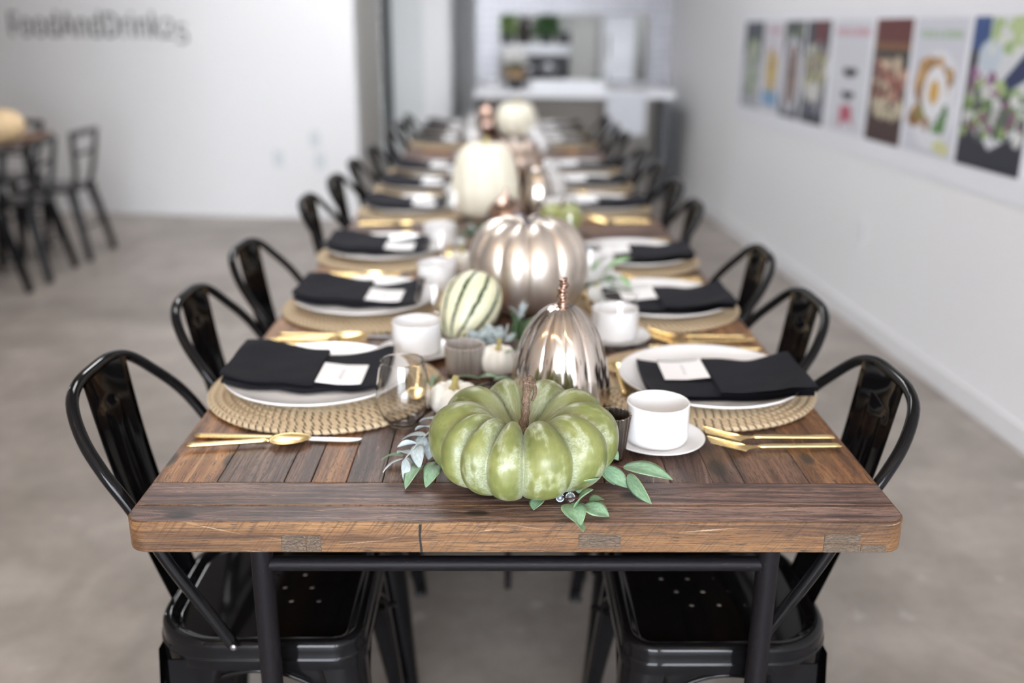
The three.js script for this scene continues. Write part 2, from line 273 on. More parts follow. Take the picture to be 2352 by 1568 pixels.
// ---------------------------------------------------------------- chairs; local +x is the sitter's front
function makeChair(label) {
  const t = thing('metal_chair', label, 'chair', [0, 0, 0], 0, 'black metal chairs along the long table');
  const sq = (hf, hr, wl, y, rf, rr) => { // rounded seat outline at height y; hf front, hr rear reach, wl half width
    const s = new THREE.Shape(); s.moveTo(-hr + rr, -wl); s.lineTo(hf - rf, -wl); s.absarc(hf - rf, -wl + rf, rf, -Math.PI / 2, 0); s.lineTo(hf, wl - rf); s.absarc(hf - rf, wl - rf, rf, 0, Math.PI / 2); s.lineTo(-hr + rr, wl); s.absarc(-hr + rr, wl - rr, rr, Math.PI / 2, Math.PI); s.lineTo(-hr, -wl + rr); s.absarc(-hr + rr, -wl + rr, rr, Math.PI, 1.5 * Math.PI);
    return s;
  };
  const ringPts = (o, y) => sq(0.168 + o, 0.172 + o, 0.172 + o, y, Math.max(0.045 + o, 0.01), 0.105 + o).getSpacedPoints(96).slice(0, 96).map((p) => [p.x, y, p.y]);
  const rings = [[-0.026, 0.4435], [-0.0205, 0.4445], [-0.0165, 0.449], [-0.011, 0.4535], [-0.004, 0.4545], [0.002, 0.4515], [0.005, 0.445], [0.0055, 0.437], [0.0062, 0.425], [0.0082, 0.4235], [0.0088, 0.421], [0.0095, 0.405], [0.0075, 0.405], [0.004, 0.43], [-0.004, 0.449], [-0.026, 0.4405]].map(([o, y]) => ringPts(o, y));
  const rim = surf(96, rings.length - 1, (u, v) => rings[Math.round(v * (rings.length - 1))][Math.round(u * 96) % 96], true);
  const pan = sq(0.143, 0.147, 0.147, 0, 0.022, 0.08);
  for (let r = -1; r <= 1; r++) for (let k = -1; k <= 1; k++) { const p = new THREE.Path(); p.absarc(0.012 - r * 0.010 + k * 0.048 + (r === 0 ? 0.024 : 0) * 0 + r * 0.03, r * 0.042, 0.0048, 0, Math.PI * 2, true); pan.holes.push(p); }
  const panG = new THREE.ExtrudeGeometry(pan, { depth: 0.003, bevelEnabled: false, curveSegments: 10 }).rotateX(Math.PI / 2).translate(0, 0.4435, 0);
  part('seat', merge([rim, panG]), chairMat, t);
  // legs: folded sheet corners, wide at the top, slim at the floor
  const half = (y, top, bot) => lerp(bot, top, clamp(y / 0.43));
  for (const sx of [1, -1]) for (const sz of [1, -1]) {
    const leg = surf(24, 14, (u, v) => {
      const y = lerp(0.012, 0.426, v), cf = sx > 0 ? half(y, 0.170, 0.207) : half(y, 0.170, 0.200), cl = half(y, 0.174, 0.204), rc = sx > 0 ? lerp(0.012, 0.045, v) : lerp(0.02, 0.105, v), w = lerp(0.034, 0.074, Math.pow(v, 1.3)) + Math.max(0, rc - 0.04) * 0.8, th = 0.005;
      const q = u * 2 <= 1 ? u * 2 : 2 - u * 2, off = u * 2 <= 1 ? 0 : th; // outer skin, then back along the inner one
      let x, z; const arc = Math.PI / 2 * rc, L = 2 * (w - rc) + arc, s = q * L, a = w - rc;
      if (s < a) { x = cf - w + s; z = cl - off; } else if (s < a + arc) { const g = (s - a) / rc; x = cf - rc + Math.sin(g) * (rc - off); z = cl - rc + Math.cos(g) * (rc - off); } else { x = cf - off; z = cl - rc - (s - a - arc); }
      return [sx * x, y, sz * z];
    }, true);
    const l = part('leg', leg, chairMat, t);
    part('rubber_foot', rbox(0.03, 0.014, 0.03, 0.004, sx * ((sx > 0 ? 0.206 : 0.200) - 0.016), 0.007, sz * 0.189), rubberMat, l);
  }
  // aprons with an arched, rolled lower edge
  for (const [ax, s] of [['z', 1], ['z', -1], ['x', 1], ['x', -1]]) {
    const Wd = 0.142, arch = (q) => 0.268 + 0.130 * Math.sqrt(Math.max(0, 1 - q * q));
    const out = (y) => ax === 'z' ? half(y, 0.1735, 0.2035) : (s > 0 ? half(y, 0.1695, 0.2065) : half(y, 0.1695, 0.1995));
    const P = (q, y, o = 0) => ax === 'z' ? [q * Wd, y, s * (out(y) - o)] : [s * (out(y) - o), y, q * Wd];
    const panel = surf(28, 7, (u, v) => { const q = u * 2 - 1, lo = arch(q * 0.98), hi = 0.418; const back = v > 0.5, vv = back ? (1 - v) * 2 : v * 2; return P(q, lerp(hi, lo, vv), back ? 0.006 : 0.003); });
    const bead = tube(Array.from({ length: 15 }, (_, i) => { const q = i / 7 - 1; return P(q, arch(q * 0.98), 0.004); }), 0.0042, 36, 8);
    part('apron', merge([panel, bead]), chairMat, t);
  }
  part('cross_brace', merge([tube([[0.19, 0.30, 0.165], [0, 0.335, 0], [-0.2, 0.30, -0.165]], 0.006, 12, 8), tube([[0.19, 0.30, -0.165], [0, 0.348, 0], [-0.2, 0.30, 0.165]], 0.006, 12, 8)]), chairMat, t);
  // bent tube hoop running down and forward to the seat sides
  const hp = [[-0.275, 0.858, 0], [-0.273, 0.855, 0.07], [-0.262, 0.84, 0.118], [-0.235, 0.80, 0.157], [-0.2, 0.755, 0.18], [-0.163, 0.70, 0.187], [-0.112, 0.6, 0.187], [-0.062, 0.51, 0.183], [-0.03, 0.452, 0.1805]];
  const path = [...hp.slice(1).reverse().map(([a, b, c]) => [a, b, -c]), ...hp];
  const hoop = part('back_hoop', tube(path, (q) => 0.0098, 90, 12), chairMat, t);
  for (const s of [-1, 1]) part('rivet', new THREE.SphereGeometry(0.0055, 12, 8).scale(1, 1, 0.5).translate(-0.028, 0.456, s * 0.191), rivetMat, hoop);
  // sheet back panel with a pressed panel in it
  const splat = surf(26, 40, (u, v) => {
    const back = u > 0.5, q = (back ? 2 - u * 2 : u * 2) * 2 - 1, w = lerp(0.084, 0.062, v), h = lerp(0.853, 0.437, v), f = -0.271 + 0.098 * Math.pow(v, 1.0) - 0.012 * Math.sin(v * Math.PI);
    const zz = q * w, e = smooth(0.036, 0.03, Math.abs(zz)) * smooth(0.12, 0.16, v) * smooth(1.0, 0.96, v), bead = Math.exp(-Math.pow((Math.abs(zz) - 0.033) / 0.004, 2)) * smooth(0.12, 0.16, v);
    return [f + e * 0.005 + bead * 0.003 + 0.016 * q * q - (back ? 0.0035 : 0), h, zz];
  }, true);
  part('back_panel', splat, chairMat, t);
  return t;
}
const ORD = ['nearest', 'second', 'third', 'fourth', 'fifth', 'sixth', 'seventh', 'eighth', 'ninth', 'tenth'];
{
  const spots = { left: [[-0.42, -0.335], [-0.412, -0.80], [-0.42, -1.262], [-0.40, -2.01], [-0.385, -2.465], [-0.385, -2.95], [-0.37, -3.45], [-0.37, -4.2], [-0.36, -4.7], [-0.36, -5.2]], right: [[0.352, -0.322], [0.364, -0.78], [0.382, -1.235], [0.355, -1.96], [0.375, -2.42], [0.385, -2.92], [0.39, -3.42], [0.40, -4.15], [0.41, -4.65], [0.41, -5.15]] };
  let src = null; const R = rngOf(3);
  for (const side of ['left', 'right']) spots[side].forEach(([x, z], i) => {
    const label = `black metal hoop-back chair, ${i ? ORD[i] + ' from the front' : 'nearest'}, ${side} side of the long table`, turn = (side === 'left' ? 0 : Math.PI) + (i ? (R() - 0.5) * 0.1 : 0);
    if (!src) { src = makeChair(label); src.position.set(x, 0, z); src.rotation.y = turn; } else copy(src, [x, 0, z], turn, label);
  });
}

// ---------------------------------------------------------------- place settings
const MATH = 0.0115; // top of the woven mat
const matProto = (() => {
  const build = (label, pos) => {
    const t = thing('woven_placemat', label, 'placemat', pos, 0, 'round coiled reed placemats under the plates');
    const N = 11, R0 = 0.214;
    const st = [];
    for (let k = 0; k < N; k++) {
      const rr = R0 - 0.0078 - k * 0.0148, n = Math.max(12, Math.round(2 * Math.PI * rr / 0.0138));
      if (rr < 0.02) break;
      const seg = n * 6;
      const g = surf(seg, 8, (u, v) => { const a = u * Math.PI * 2, b = v * Math.PI * 2, ph = (u * n + (k % 2) * 0.5) % 1, p = Math.pow(Math.abs(Math.sin(ph * Math.PI)), 0.45), rad = 0.0057 + 0.0024 * p; const x = rr + Math.cos(b) * rad * 1.04; return [Math.cos(a) * x, 0.0056 + Math.sin(b) * (0.0036 + 0.0020 * p), Math.sin(a) * x]; }, true, (u, v) => [u * 40, v]);
      part('coil', g, reedMat, t);
      if (k < 6) for (let i = 0; i < n; i++) { // slanting thread between the wraps, top and outside of the coil
        const a0 = (i + (k % 2) * 0.5) / n * Math.PI * 2;
        const c = [-1.1, -0.3, 0.5, 1.3, 2.1, 2.7].map((b, q) => { const x = rr + Math.cos(b) * 0.0074, a = a0 + (q - 2) * 0.0030 / rr; return [Math.cos(a) * x, 0.0056 + Math.sin(b) * 0.0053, Math.sin(a) * x]; });
        const w = k ? 0.0012 : 0.0015, pos = [], T = [-Math.sin(a0) * w, Math.cos(a0) * w];
        for (let q = 0; q < 5; q++) { const A = c[q], B = c[q + 1]; const p1 = [A[0] + T[0], A[1], A[2] + T[1]], p2 = [A[0] - T[0], A[1], A[2] - T[1]], p3 = [B[0] - T[0], B[1], B[2] - T[1]], p4 = [B[0] + T[0], B[1], B[2] + T[1]]; for (const p of [p1, p2, p3, p1, p3, p4]) pos.push(...p); }
        const gg = new THREE.BufferGeometry(); gg.setAttribute('position', new THREE.Float32BufferAttribute(pos, 3)); st.push(gg);
      }
    }
    const sg = mergeGeometries(st); sg.computeVertexNormals(); const s = part('stitching', sg, threadMat, t); s.userData.kind = 'stuff';
    part('backing', new THREE.CylinderGeometry(0.206, 0.206, 0.003, 64).translate(0, 0.0025, 0), threadMat, t);
    return t;
  };
  return build;
})();
const plateTop = (r) => r < 0.10 ? 0.0062 : 0.0062 + 0.0165 * Math.pow((r - 0.10) / 0.068, 1.7);
function plateGeo() {
  const p = []; for (let i = 0; i <= 30; i++) { const r = 0.167 * i / 30; p.push([r, plateTop(r)]); }
  p.push([0.1685, 0.0221], [0.1682, 0.0203]); for (let i = 26; i >= 14; i--) { const r = 0.167 * i / 26; p.push([r, Math.max(0.002, plateTop(r) - 0.0042)]); } p.push([0.088, 0.0004], [0.084, 0.0004], [0.082, 0.0022], [0, 0.0022]);
  return lathe(p.reverse(), 96);
}
// folded napkin: base layer the full length, a thicker fold over the half toward the sitter (-x)
function napkinGeo(seed, x0, x1, z0, z1, lift, th, front) {
  const nu = 46, nv = 22, h = (x, z) => plateTop(Math.min(0.167, Math.hypot(x, z))) + 0.0016 + lift;
  const wav = (x) => 0.006 * Math.sin(x * 34 + seed) + 0.004 * Math.sin(x * 61 + seed * 2);
  const P = (u, s, dy) => { const x = lerp(x0, x1, u), zn = z1 + wav(x) * front, zf = z0 + 0.003 * Math.sin(x * 22 + seed) + 0.010 * smooth(0.12, 0, Math.abs(x)) * front, z = lerp(zf, zn, s); return [x, h(x, z) + dy + noise(x * 24, z * 24, seed) * 0.0016 * (dy > 0 ? 1 : 0.2), z]; };
  return surf(nu, nv, (u, v) => { // goes across the top, round the folded edge, and back beneath
    const k = v * nv; if (k <= 14) { const s = k / 14, r = 1 - Math.pow(Math.abs(s * 2 - 1), 10); return P(u, s, th * (0.78 + 0.22 * r)); }
    const q = (k - 14) / 8; if (q <= 0.25) return P(u, 1 + 0.012, th * lerp(0.7, 0.25, q / 0.25)); return P(u, 1 - (q - 0.25) / 0.75, 0);
  });
}
function capNapkin(seed, x0, x1, z0, z1, lift, th, front) { // side walls at both ends
  const g = napkinGeo(seed, x0, x1, z0, z1, lift, th, front), p = g.attributes.position, nu = 46, nv = 22, out = [];
  for (const i of [0, nu]) { for (let j = 0; j < 14; j++) { const jj = nv - Math.round(j * 6 / 14), j2 = nv - Math.round((j + 1) * 6 / 14); const a = j * (nu + 1) + i, b = (j + 1) * (nu + 1) + i, c = jj * (nu + 1) + i, d = j2 * (nu + 1) + i; for (const k of [a, b, c, b, d, c]) out.push(p.getX(k), p.getY(k), p.getZ(k)); } }
  const e = new THREE.BufferGeometry(); e.setAttribute('position', new THREE.Float32BufferAttribute(out, 3)); e.setAttribute('uv', new THREE.Float32BufferAttribute(new Array(out.length / 3 * 2).fill(0), 2)); e.computeVertexNormals();
  const a = g.toNonIndexed(); return merge([a, e]);
}
const cardTex = (() => { const c = document.createElement('canvas'); c.width = 256; c.height = 180; const g = c.getContext('2d'); g.fillStyle = '#f4f4f6'; g.fillRect(0, 0, 256, 180); g.strokeStyle = '#b9bac2'; g.lineWidth = 3; const R = rngOf(8); g.beginPath(); for (let x = 62; x < 196; x += 4) { const y = 92 + Math.sin(x * 0.33) * 8 * (0.6 + R() * 0.6) + (R() - 0.5) * 4; x === 62 ? g.moveTo(x, y) : g.lineTo(x, y); } g.stroke(); const t = new THREE.CanvasTexture(c); t.colorSpace = THREE.SRGBColorSpace; return t; })();
const cardMat = std({ map: cardTex, roughness: 0.7 });
function cardGeo(h) { // thin card lying on the napkin, slightly bowed
  return surf(10, 12, (u, v) => { const top = v <= 0.5, q = top ? v * 2 : 2 - v * 2, x = lerp(-0.041, 0.041, u), z = lerp(-0.052, 0.052, q); return [x, h(x, z) + (top ? 0.0007 : 0), z]; }, false, (u, v) => [v <= 0.5 ? v * 2 : 2 - v * 2, u]);
}
function cupGeo() { return lathe([[0, 0.0105], [0.030, 0.0105], [0.0435, 0.0125], [0.0465, 0.018], [0.0472, 0.0715], [0.0482, 0.073], [0.0498, 0.0725], [0.0503, 0.071], [0.0502, 0.017], [0.0485, 0.009], [0.043, 0.0064], [0.034, 0.006], [0.033, 0.0058], [0.0, 0.0062]].reverse(), 72); }
function saucerGeo() { const top = (r) => r < 0.034 ? 0.0046 : 0.0046 + 0.0095 * Math.pow((r - 0.034) / 0.039, 1.3); const p = []; for (let i = 0; i <= 16; i++) { const r = 0.0725 * i / 16; p.push([r, top(r)]); } p.push([0.0735, 0.0136], [0.0732, 0.0122]); for (let i = 15; i >= 8; i--) { const r = 0.0725 * i / 16; p.push([r, Math.max(0.0015, top(r) - 0.003)]); } p.push([0.036, 0.0003], [0.033, 0.0003], [0.032, 0.0016], [0, 0.0016]); return lathe(p.reverse(), 72); }
const GO = [[0, 0.0006], [0.022, 0.0006], [0.0265, 0.003], [0.034, 0.012], [0.041, 0.027], [0.0448, 0.045], [0.0442, 0.064], [0.041, 0.088], [0.0362, 0.114]], GI = [[0.0351, 0.114], [0.0398, 0.088], [0.0429, 0.064], [0.0433, 0.045], [0.0394, 0.028], [0.032, 0.0145], [0.024, 0.0075], [0, 0.006]];
const bend = (a, n = 34) => new THREE.SplineCurve(a.map((p) => new THREE.Vector2(...p))).getPoints(n).map((p) => [p.x, p.y]);
const glassGeo = () => lathe([...bend(GO), [0.0357, 0.1146], ...bend(GI)], 80);   // solid walls
const glassWall = () => lathe(bend(GO.slice(2)), 72);                              // blown wall as one thin sheet
const glassBase = () => lathe([[0, 0.0006], [0.022, 0.0006], [0.0262, 0.003], [0.0318, 0.0095], [0.030, 0.0125], [0.022, 0.0078], [0, 0.0065]], 72);
const glassRim = () => new THREE.TorusGeometry(0.0362, 0.0008, 10, 80).rotateX(Math.PI / 2).translate(0, 0.1143, 0);
const paneGlass = phy({ color: 0xffffff, transmission: 1, thickness: 0, ior: 1.62, roughness: 0.0 });
const handleGeo = (len, w0, w1, t0) => surf(16, 20, (u, v) => { const end = v === 0 || v === 1, x = -len * v, w = end ? 1e-4 : lerp(w0, w1, v) * (v > 0.96 ? 0.93 : 1), a = u * 2 * Math.PI, c = Math.cos(a), s = Math.sin(a), e = 0.55; return [x, t0 + Math.sign(s) * Math.pow(Math.abs(s), e) * (end ? 1e-4 : 0.0031), Math.sign(c) * Math.pow(Math.abs(c), e) * w]; }, true);
// spoon: bowl toward +x, handle toward -x, origin at the neck
function makeSpoon(name, label, k = 1) {
  const t = thing(name, label, 'spoon', [0, 0, 0], 0, 'gold cutlery of the place settings');
  part('handle', merge([handleGeo(0.130, 0.0046, 0.0060, 0.0066), tube([[0.0005, 0.0062, 0], [-0.004, 0.0062, 0]], 0.0022, 4, 8)]).scale(k, 1, k), gold, t);
  const bowl = surf(40, 22, (u, v) => { const bot = v > 0.5, q = bot ? 2 - v * 2 : v * 2, a = u * 2 * Math.PI, L = 0.034, Wd = 0.0225 - 0.004 * Math.cos(a), x = 0.033 + Math.cos(a) * L * q, z = Math.sin(a) * Wd * q, y = 0.0082 - 0.0066 * (1 - q * q); return [x * k, y - (bot ? 0.0011 : 0) + (1 - q) * 0, z * k]; }, true);
  part('bowl', bowl, gold, t);
  return t;
}
function makeKnife(label) {
  const t = thing('gold_knife', label, 'knife', [0, 0, 0], 0, 'gold cutlery of the place settings');
  part('handle', handleGeo(0.150, 0.0052, 0.0068, 0.004), gold, t);
  const s = new THREE.Shape(); s.moveTo(-0.004, -0.004); s.lineTo(0.012, -0.0075); s.lineTo(0.095, -0.0085); s.quadraticCurveTo(0.124, -0.007, 0.127, 0.004); s.quadraticCurveTo(0.126, 0.0062, 0.12, 0.0065); s.lineTo(0.01, 0.006); s.lineTo(-0.004, 0.004);
  part('blade', new THREE.ExtrudeGeometry(s, { depth: 0.0008, bevelEnabled: true, bevelThickness: 0.0004, bevelSize: 0.0004, bevelSegments: 1, curveSegments: 10 }).rotateX(-Math.PI / 2).translate(0, 0.0034, 0), silver, t, 'silver blade');
  return t;
}
function makeFork(label) {
  const t = thing('gold_fork', label, 'fork', [0, 0, 0], 0, 'gold cutlery of the place settings');
  part('handle', handleGeo(0.140, 0.0046, 0.0060, 0.0062), gold, t);
  const s = new THREE.Shape(); s.moveTo(-0.003, -0.003); s.quadraticCurveTo(0.016, -0.004, 0.020, -0.0125); s.lineTo(0.078, -0.0115);
  for (let i = 0; i < 4; i++) { const z0 = -0.0115 + i * 0.0063; s.lineTo(0.078, z0 + 0.0036); if (i < 3) { s.lineTo(0.036, z0 + 0.0040); s.lineTo(0.036, z0 + 0.0062); s.lineTo(0.078, z0 + 0.0063); } }
  s.lineTo(0.020, 0.0125); s.quadraticCurveTo(0.016, 0.004, -0.003, 0.003); s.lineTo(-0.003, -0.003);
  let g = new THREE.ExtrudeGeometry(s, { depth: 0.0013, bevelEnabled: false, curveSegments: 8, steps: 1 }).rotateX(-Math.PI / 2);
  const p = g.attributes.position; for (let i = 0; i < p.count; i++) { const x = p.getX(i), y = p.getY(i), z = p.getZ(i), q = clamp(x / 0.08); p.setY(i, y + 0.0052 - 0.0044 * Math.sin(Math.min(1, q * 1.5) * Math.PI / 2) + 0.0185 * q * q); }
  g.computeVertexNormals(); part('head', g.scale(1, 1, 1.18), gold, t);
  return t;
}
{
  const L = [[-0.36, -0.505], [-0.344, -1.045], [-0.362, -1.583], [-0.345, -2.288], [-0.35, -2.788], [-0.35, -3.28], [-0.35, -4.42], [-0.35, -4.92], [-0.35, -5.4]], Rr = [[0.365, -0.50], [0.354, -1.036], [0.356, -1.52], [0.345, -2.35], [0.35, -2.88], [0.35, -3.36], [0.35, -4.42], [0.35, -4.92], [0.35, -5.4]];
  const cupAt = { left: [[0.166, -0.195], [0.160, -0.165], [0.155, -0.13]], right: [[0.136, -0.236], [0.132, -0.236], [0.128, -0.22]] }, glassAt = { left: [[0.173, 0.166]], right: [[0.144, 0.237], [0.15, 0.2]] };
  const R = rngOf(77), protos = {};
  const put = (key, make, world, turn, label) => { if (!protos[key]) { const o = make(label); o.position.set(...world); o.rotation.y = turn; protos[key] = o; return o; } return copy(protos[key], world, turn, label); };
  const napL = capNapkin(1.3, -0.156, 0.128, -0.118, 0.075, 0, 0.010, 1), napFold = capNapkin(1.3, -0.160, 0.004, -0.121, 0.066, 0.0102, 0.0095, 0.7);
  const cardH = (cx, cz) => (x, z) => plateTop(Math.hypot(cx + x, cz + z)) + 0.0016 + 0.0114 + 0.0012 + Math.max(0, -(x)) * 0.12;
  for (const side of ['left', 'right']) (side === 'left' ? L : Rr).forEach(([cx, cz], i) => {
    const f = side === 'left' ? 1 : -1, base = side === 'left' ? 0 : Math.PI, at = (u, v, y) => [cx + f * u, TOP + y, cz + f * v];
    const w = `${ORD[i]} place setting on the ${side}`;
    put('mat', (l) => matProto(l, [0, 0, 0]), at(0.02, 0.012, 0.0005), base + R() * 6, `round woven reed placemat with dark stitching, ${w}`);
    put('plate', (l) => { const o = thing('dinner_plate', l, 'plate', [0, 0, 0], 0, 'white dinner plates on woven mats'); part('dish', plateGeo(), porcelain, o); return o; }, at(0, 0, 0.0122), base, `round white dinner plate on a woven mat, ${w}`);
    const nt = base + (R() - 0.5) * 0.06 * (i ? 1 : 0.3);
    put('napkin', (l) => { const o = thing('folded_napkin', l, 'napkin', [0, 0, 0], 0, 'black napkins folded on the plates'); part('cloth', napL, napkinMat, o); part('folded_flap', napFold, napkinMat, o); return o; }, at(0, 0, 0.0124), nt, `black cloth napkin folded across the white plate, ${w}`);
    put('card', (l) => { const o = thing('name_card', l, 'card', [0, 0, 0], 0, 'white name cards on the napkins'); part('paper', cardGeo(cardH(0.048, 0.018)), cardMat, o); return o; }, at(0.048, 0.018, 0.0124), nt, `small white name card tucked on the black napkin, ${w}`);
    const [cu, cv] = cupAt[side][i] || [0.15 + R() * 0.02, -0.2 + R() * 0.03], ct = R() * 6;
    put('saucer', (l) => { const o = thing('saucer', l, 'saucer', [0, 0, 0], 0, 'white saucers under the coffee cups'); part('dish', saucerGeo().scale(1.06, 1, 1.06), porcelain, o); return o; }, at(cu, cv, 0.0002), 0, `white saucer under a straight-sided cup, ${w}`);
    put('cup', (l) => { const o = thing('coffee_cup', l, 'cup', [0, 0, 0], 0, 'white coffee cups on saucers'); part('body', cupGeo(), porcelain, o); return o; }, at(cu, cv, -0.0008), 0, `white straight-sided coffee cup on a saucer, ${w}`);
    const [gu, gv] = glassAt[side][i] || [0.16 + R() * 0.02, 0.17 + R() * 0.03];
    put(side === 'left' && !i ? 'glass1' : 'glass', (l) => { const o = thing('stemless_glass', l, 'glass', [0, 0, 0], 0, 'clear stemless glasses'); if (side === 'left' && !i) part('bowl', glassGeo(), glassMat, o); else { part('bowl', glassWall(), paneGlass, o); part('base', glassBase(), glassMat, o); part('rim', glassRim(), glassMat, o); } return o; }, at(gu, gv, 0), 0, `clear stemless wine glass, ${w}`);
    if (i > 5) return;
    const j = () => (R() - 0.5) * (i ? 0.03 : 0.0);
    put('knife', makeKnife, at(-0.014, 0.237, 0.0006), base + 0.06 * -1 + j(), `gold-handled knife with silver blade right of the plate, ${w}`);
    put('spoon', (l) => makeSpoon('gold_spoon', l), at(-0.033, 0.256, 0.0022), base + 0.16 + j(), `gold soup spoon lying against the knife, ${w}`);
    put('fork', makeFork, at(-0.020, -0.266, 0.0006), base + 0.03 + j(), `gold dinner fork, outer one left of the plate, ${w}`);
    copy(protos.fork, at(-0.020, -0.231, 0.0014), base + 0.0 + j(), `gold salad fork, inner one left of the plate, ${w}`);
    if (!protos.dessert) protos.dessert = (() => { const o = makeSpoon('dessert_spoon', '', 0.86); return o; })(), protos.dessert.userData.label = `small gold dessert spoon above the plate, ${w}`, protos.dessert.position.set(...at(0.188, 0.05, 0.0128)), protos.dessert.rotation.y = base - Math.PI / 2;
    else copy(protos.dessert, at(side === 'left' ? 0.188 : 0.166, 0.04, 0.0128), base - Math.PI / 2 + j(), `small gold dessert spoon above the plate, ${w}`);
  });
}

// ---------------------------------------------------------------- pumpkins and gourds
// seams: azimuths in degrees (0 toward +z, positive toward +x); profile(s) -> [r, y], s from bottom to top
const evenSeams = (n, seed, wob = 0.25) => { const R = rngOf(seed); return Array.from({ length: n }, (_, i) => (i + (R() - 0.5) * wob * 2) * 360 / n); };
function lobeAt(seams, deg) { // -> [0..1 across the lobe, lobe width in degrees, index]
  const n = seams.length; for (let i = 0; i < n; i++) { const a = seams[i], b = i + 1 < n ? seams[i + 1] : seams[0] + 360; let d = deg; while (d < a) d += 360; while (d >= a + 360) d -= 360; if (d < b) return [(d - a) / (b - a), b - a, i]; }
  return [0, 30, 0];
}
function gourd({ profile, seams, depth, nu = 220, nv = 70, tall = 0, round = 0.55, wob = 0.02, seed = 1 }) {
  const n = seams.length, avg = 360 / n;
  return surf(nu, nv, (u, v) => {
    const a = u * 360, [t, wd, i] = lobeAt(seams, a), m = Math.pow(Math.sin(Math.PI * clamp(t, 0, 1)), round), k = depth * Math.sqrt(wd / avg), [r, y] = profile(v);
    const s = 1 - k * (1 - m) + noise(Math.sin(a * D) * 2, Math.cos(a * D) * 2, seed + v * 3) * wob + (noise(i * 3.3, seed) * 0.03), yy = y - (1 - m) * tall * smooth(0.45, 0.85, v) * (1 - smooth(0.97, 1, v));
    return [Math.sin(a * D) * r * s, yy, Math.cos(a * D) * r * s];
  }, true);
}
const oblate = (R, H, p = 0.75, dip = 0, dipR = 0.04, bot = 0, ex = 1) => (s) => { const a = (s - 0.5) * Math.PI, r = R * Math.pow(Math.max(0, Math.cos(a)), p), y = H / 2 * (1 + Math.sign(Math.sin(a)) * Math.pow(Math.abs(Math.sin(a)), ex)); return [r, s > 0.5 ? y - dip * Math.exp(-Math.pow(r / dipR, 2)) : y + bot * Math.exp(-Math.pow(r / (dipR * 1.2), 2))]; };
const splineProfile = (pts) => { const c = new THREE.SplineCurve(pts.map((p) => new THREE.Vector2(...p))); return (s) => { const p = c.getPoint(s); return [Math.max(1e-4, p.x), p.y]; }; };
const stemTex = texture(256, 64, (x, y) => { const n = fbm(x * 14, y * 40, 3, 4), d = smooth(0.12, 0.35, fbm(x * 30, y * 60, 8, 3)); let c = mix3([78, 60, 46], [142, 118, 98], clamp(0.5 + n * 1.3)); c = mix3(c, [44, 38, 40], d * 0.85); return mix3(c, [196, 188, 182], smooth(0.12, 0.35, fbm(x * 20, y * 24, 12, 3)) * 0.75); }, { rx: 1, ry: 1 });
const stemMat = std({ map: stemTex, roughness: 0.7, bumpMap: stemTex, bumpScale: 0.003 });

{ // green front pumpkin, uneven lobes, chalky wash in the seams
  const seams = [-150, -108, -64, -44, -25, -2, 33, 67, 104, 140, 178];
  const R = 0.141, H = 0.132;
  const prof = oblate(R, H, 0.62, 0.062, 0.052, 0.02, 0.9);
  const tex = texture(2048, 1024, (x, y, i, j) => {
    const deg = x * 360, [t, wd, li] = lobeAt(seams, deg > 180 ? deg - 360 : deg), e = Math.min(t, 1 - t) * wd / 20; // distance from the seam, about 0..1
    const cx = Math.sin(deg * D), cz = Math.cos(deg * D);
    const n = fbm(cx * 3, cz * 3, y * 6, 4), n2 = fbm(cx * 14, cz * 14, y * 22, 4), n3 = fbm(cx * 60, cz * 60, y * 90, 2), grit = noise(i * 0.45, j * 0.45, 4);
    let c = mix3([92, 101, 52], [134, 139, 80], clamp(0.55 + n * 0.9 + n2 * 0.5));
    c = mix3(c, [84, 94, 52], smooth(0.22, 0.5, n2 + n * 0.4) * 0.55);
    const wash = clamp(1.15 * Math.exp(-Math.pow(e / (0.16 + 0.10 * n2), 2)) + 0.95 * smooth(-0.02, 0.28, fbm(cx * 4 + li * 5, cz * 4, y * 5 + li, 4) + n2 * 0.35) + 0.55 * smooth(0.82, 0.95, y));
    c = mix3(c, [178, 186, 170], clamp(wash * (0.74 + n3 * 0.8 + grit * 0.18)) * 0.84);
    if (grit > 0.46 && n2 > -0.1) c = mix3(c, [72, 80, 44], 0.5);
    const g = grit * 7; return [c[0] + g, c[1] + g, c[2] + g];
  }, { mirror: false });
  const mat = phy({ map: tex, roughness: 0.5, clearcoat: 0.35, clearcoatRoughness: 0.22, bumpMap: tex, bumpScale: 0.0012 });
  const t = thing('pumpkin', 'large sage green pumpkin with chalky seams and twisted brown stem at the front table edge', 'pumpkin', [0.010, TOP + 0.0005, -0.138]);
  part('body', gourd({ profile: prof, seams, depth: 0.165, nu: 420, nv: 110, tall: 0.030, round: 0.5, seed: 4 }), mat, t);
  const y0 = 0.064; part('stem', merge([tube([[-0.006, y0 - 0.006, 0.014], [-0.003, y0 + 0.014, 0.011], [0.002, y0 + 0.038, 0.007], [0.003, y0 + 0.062, 0.003], [0.005, y0 + 0.080, 0.003], [0.008, y0 + 0.092, 0.005]], (q) => 0.0060 + 0.018 * Math.pow(1 - clamp(q / 0.45), 2) + 0.0035 * smooth(0.8, 0.95, q) + Math.sin(q * 40) * 0.0006, 40, 16), new THREE.SphereGeometry(0.0045, 10, 8).translate(0.0083, y0 + 0.095, 0.006), tube([[0.005, y0 + 0.082, 0.003], [0.013, y0 + 0.082, 0.001], [0.016, y0 + 0.070, -0.001], [0.012, y0 + 0.058, 0.0]], (q) => 0.0042 * (1 - q * 0.5), 16, 10)]), stemMat, t);
}
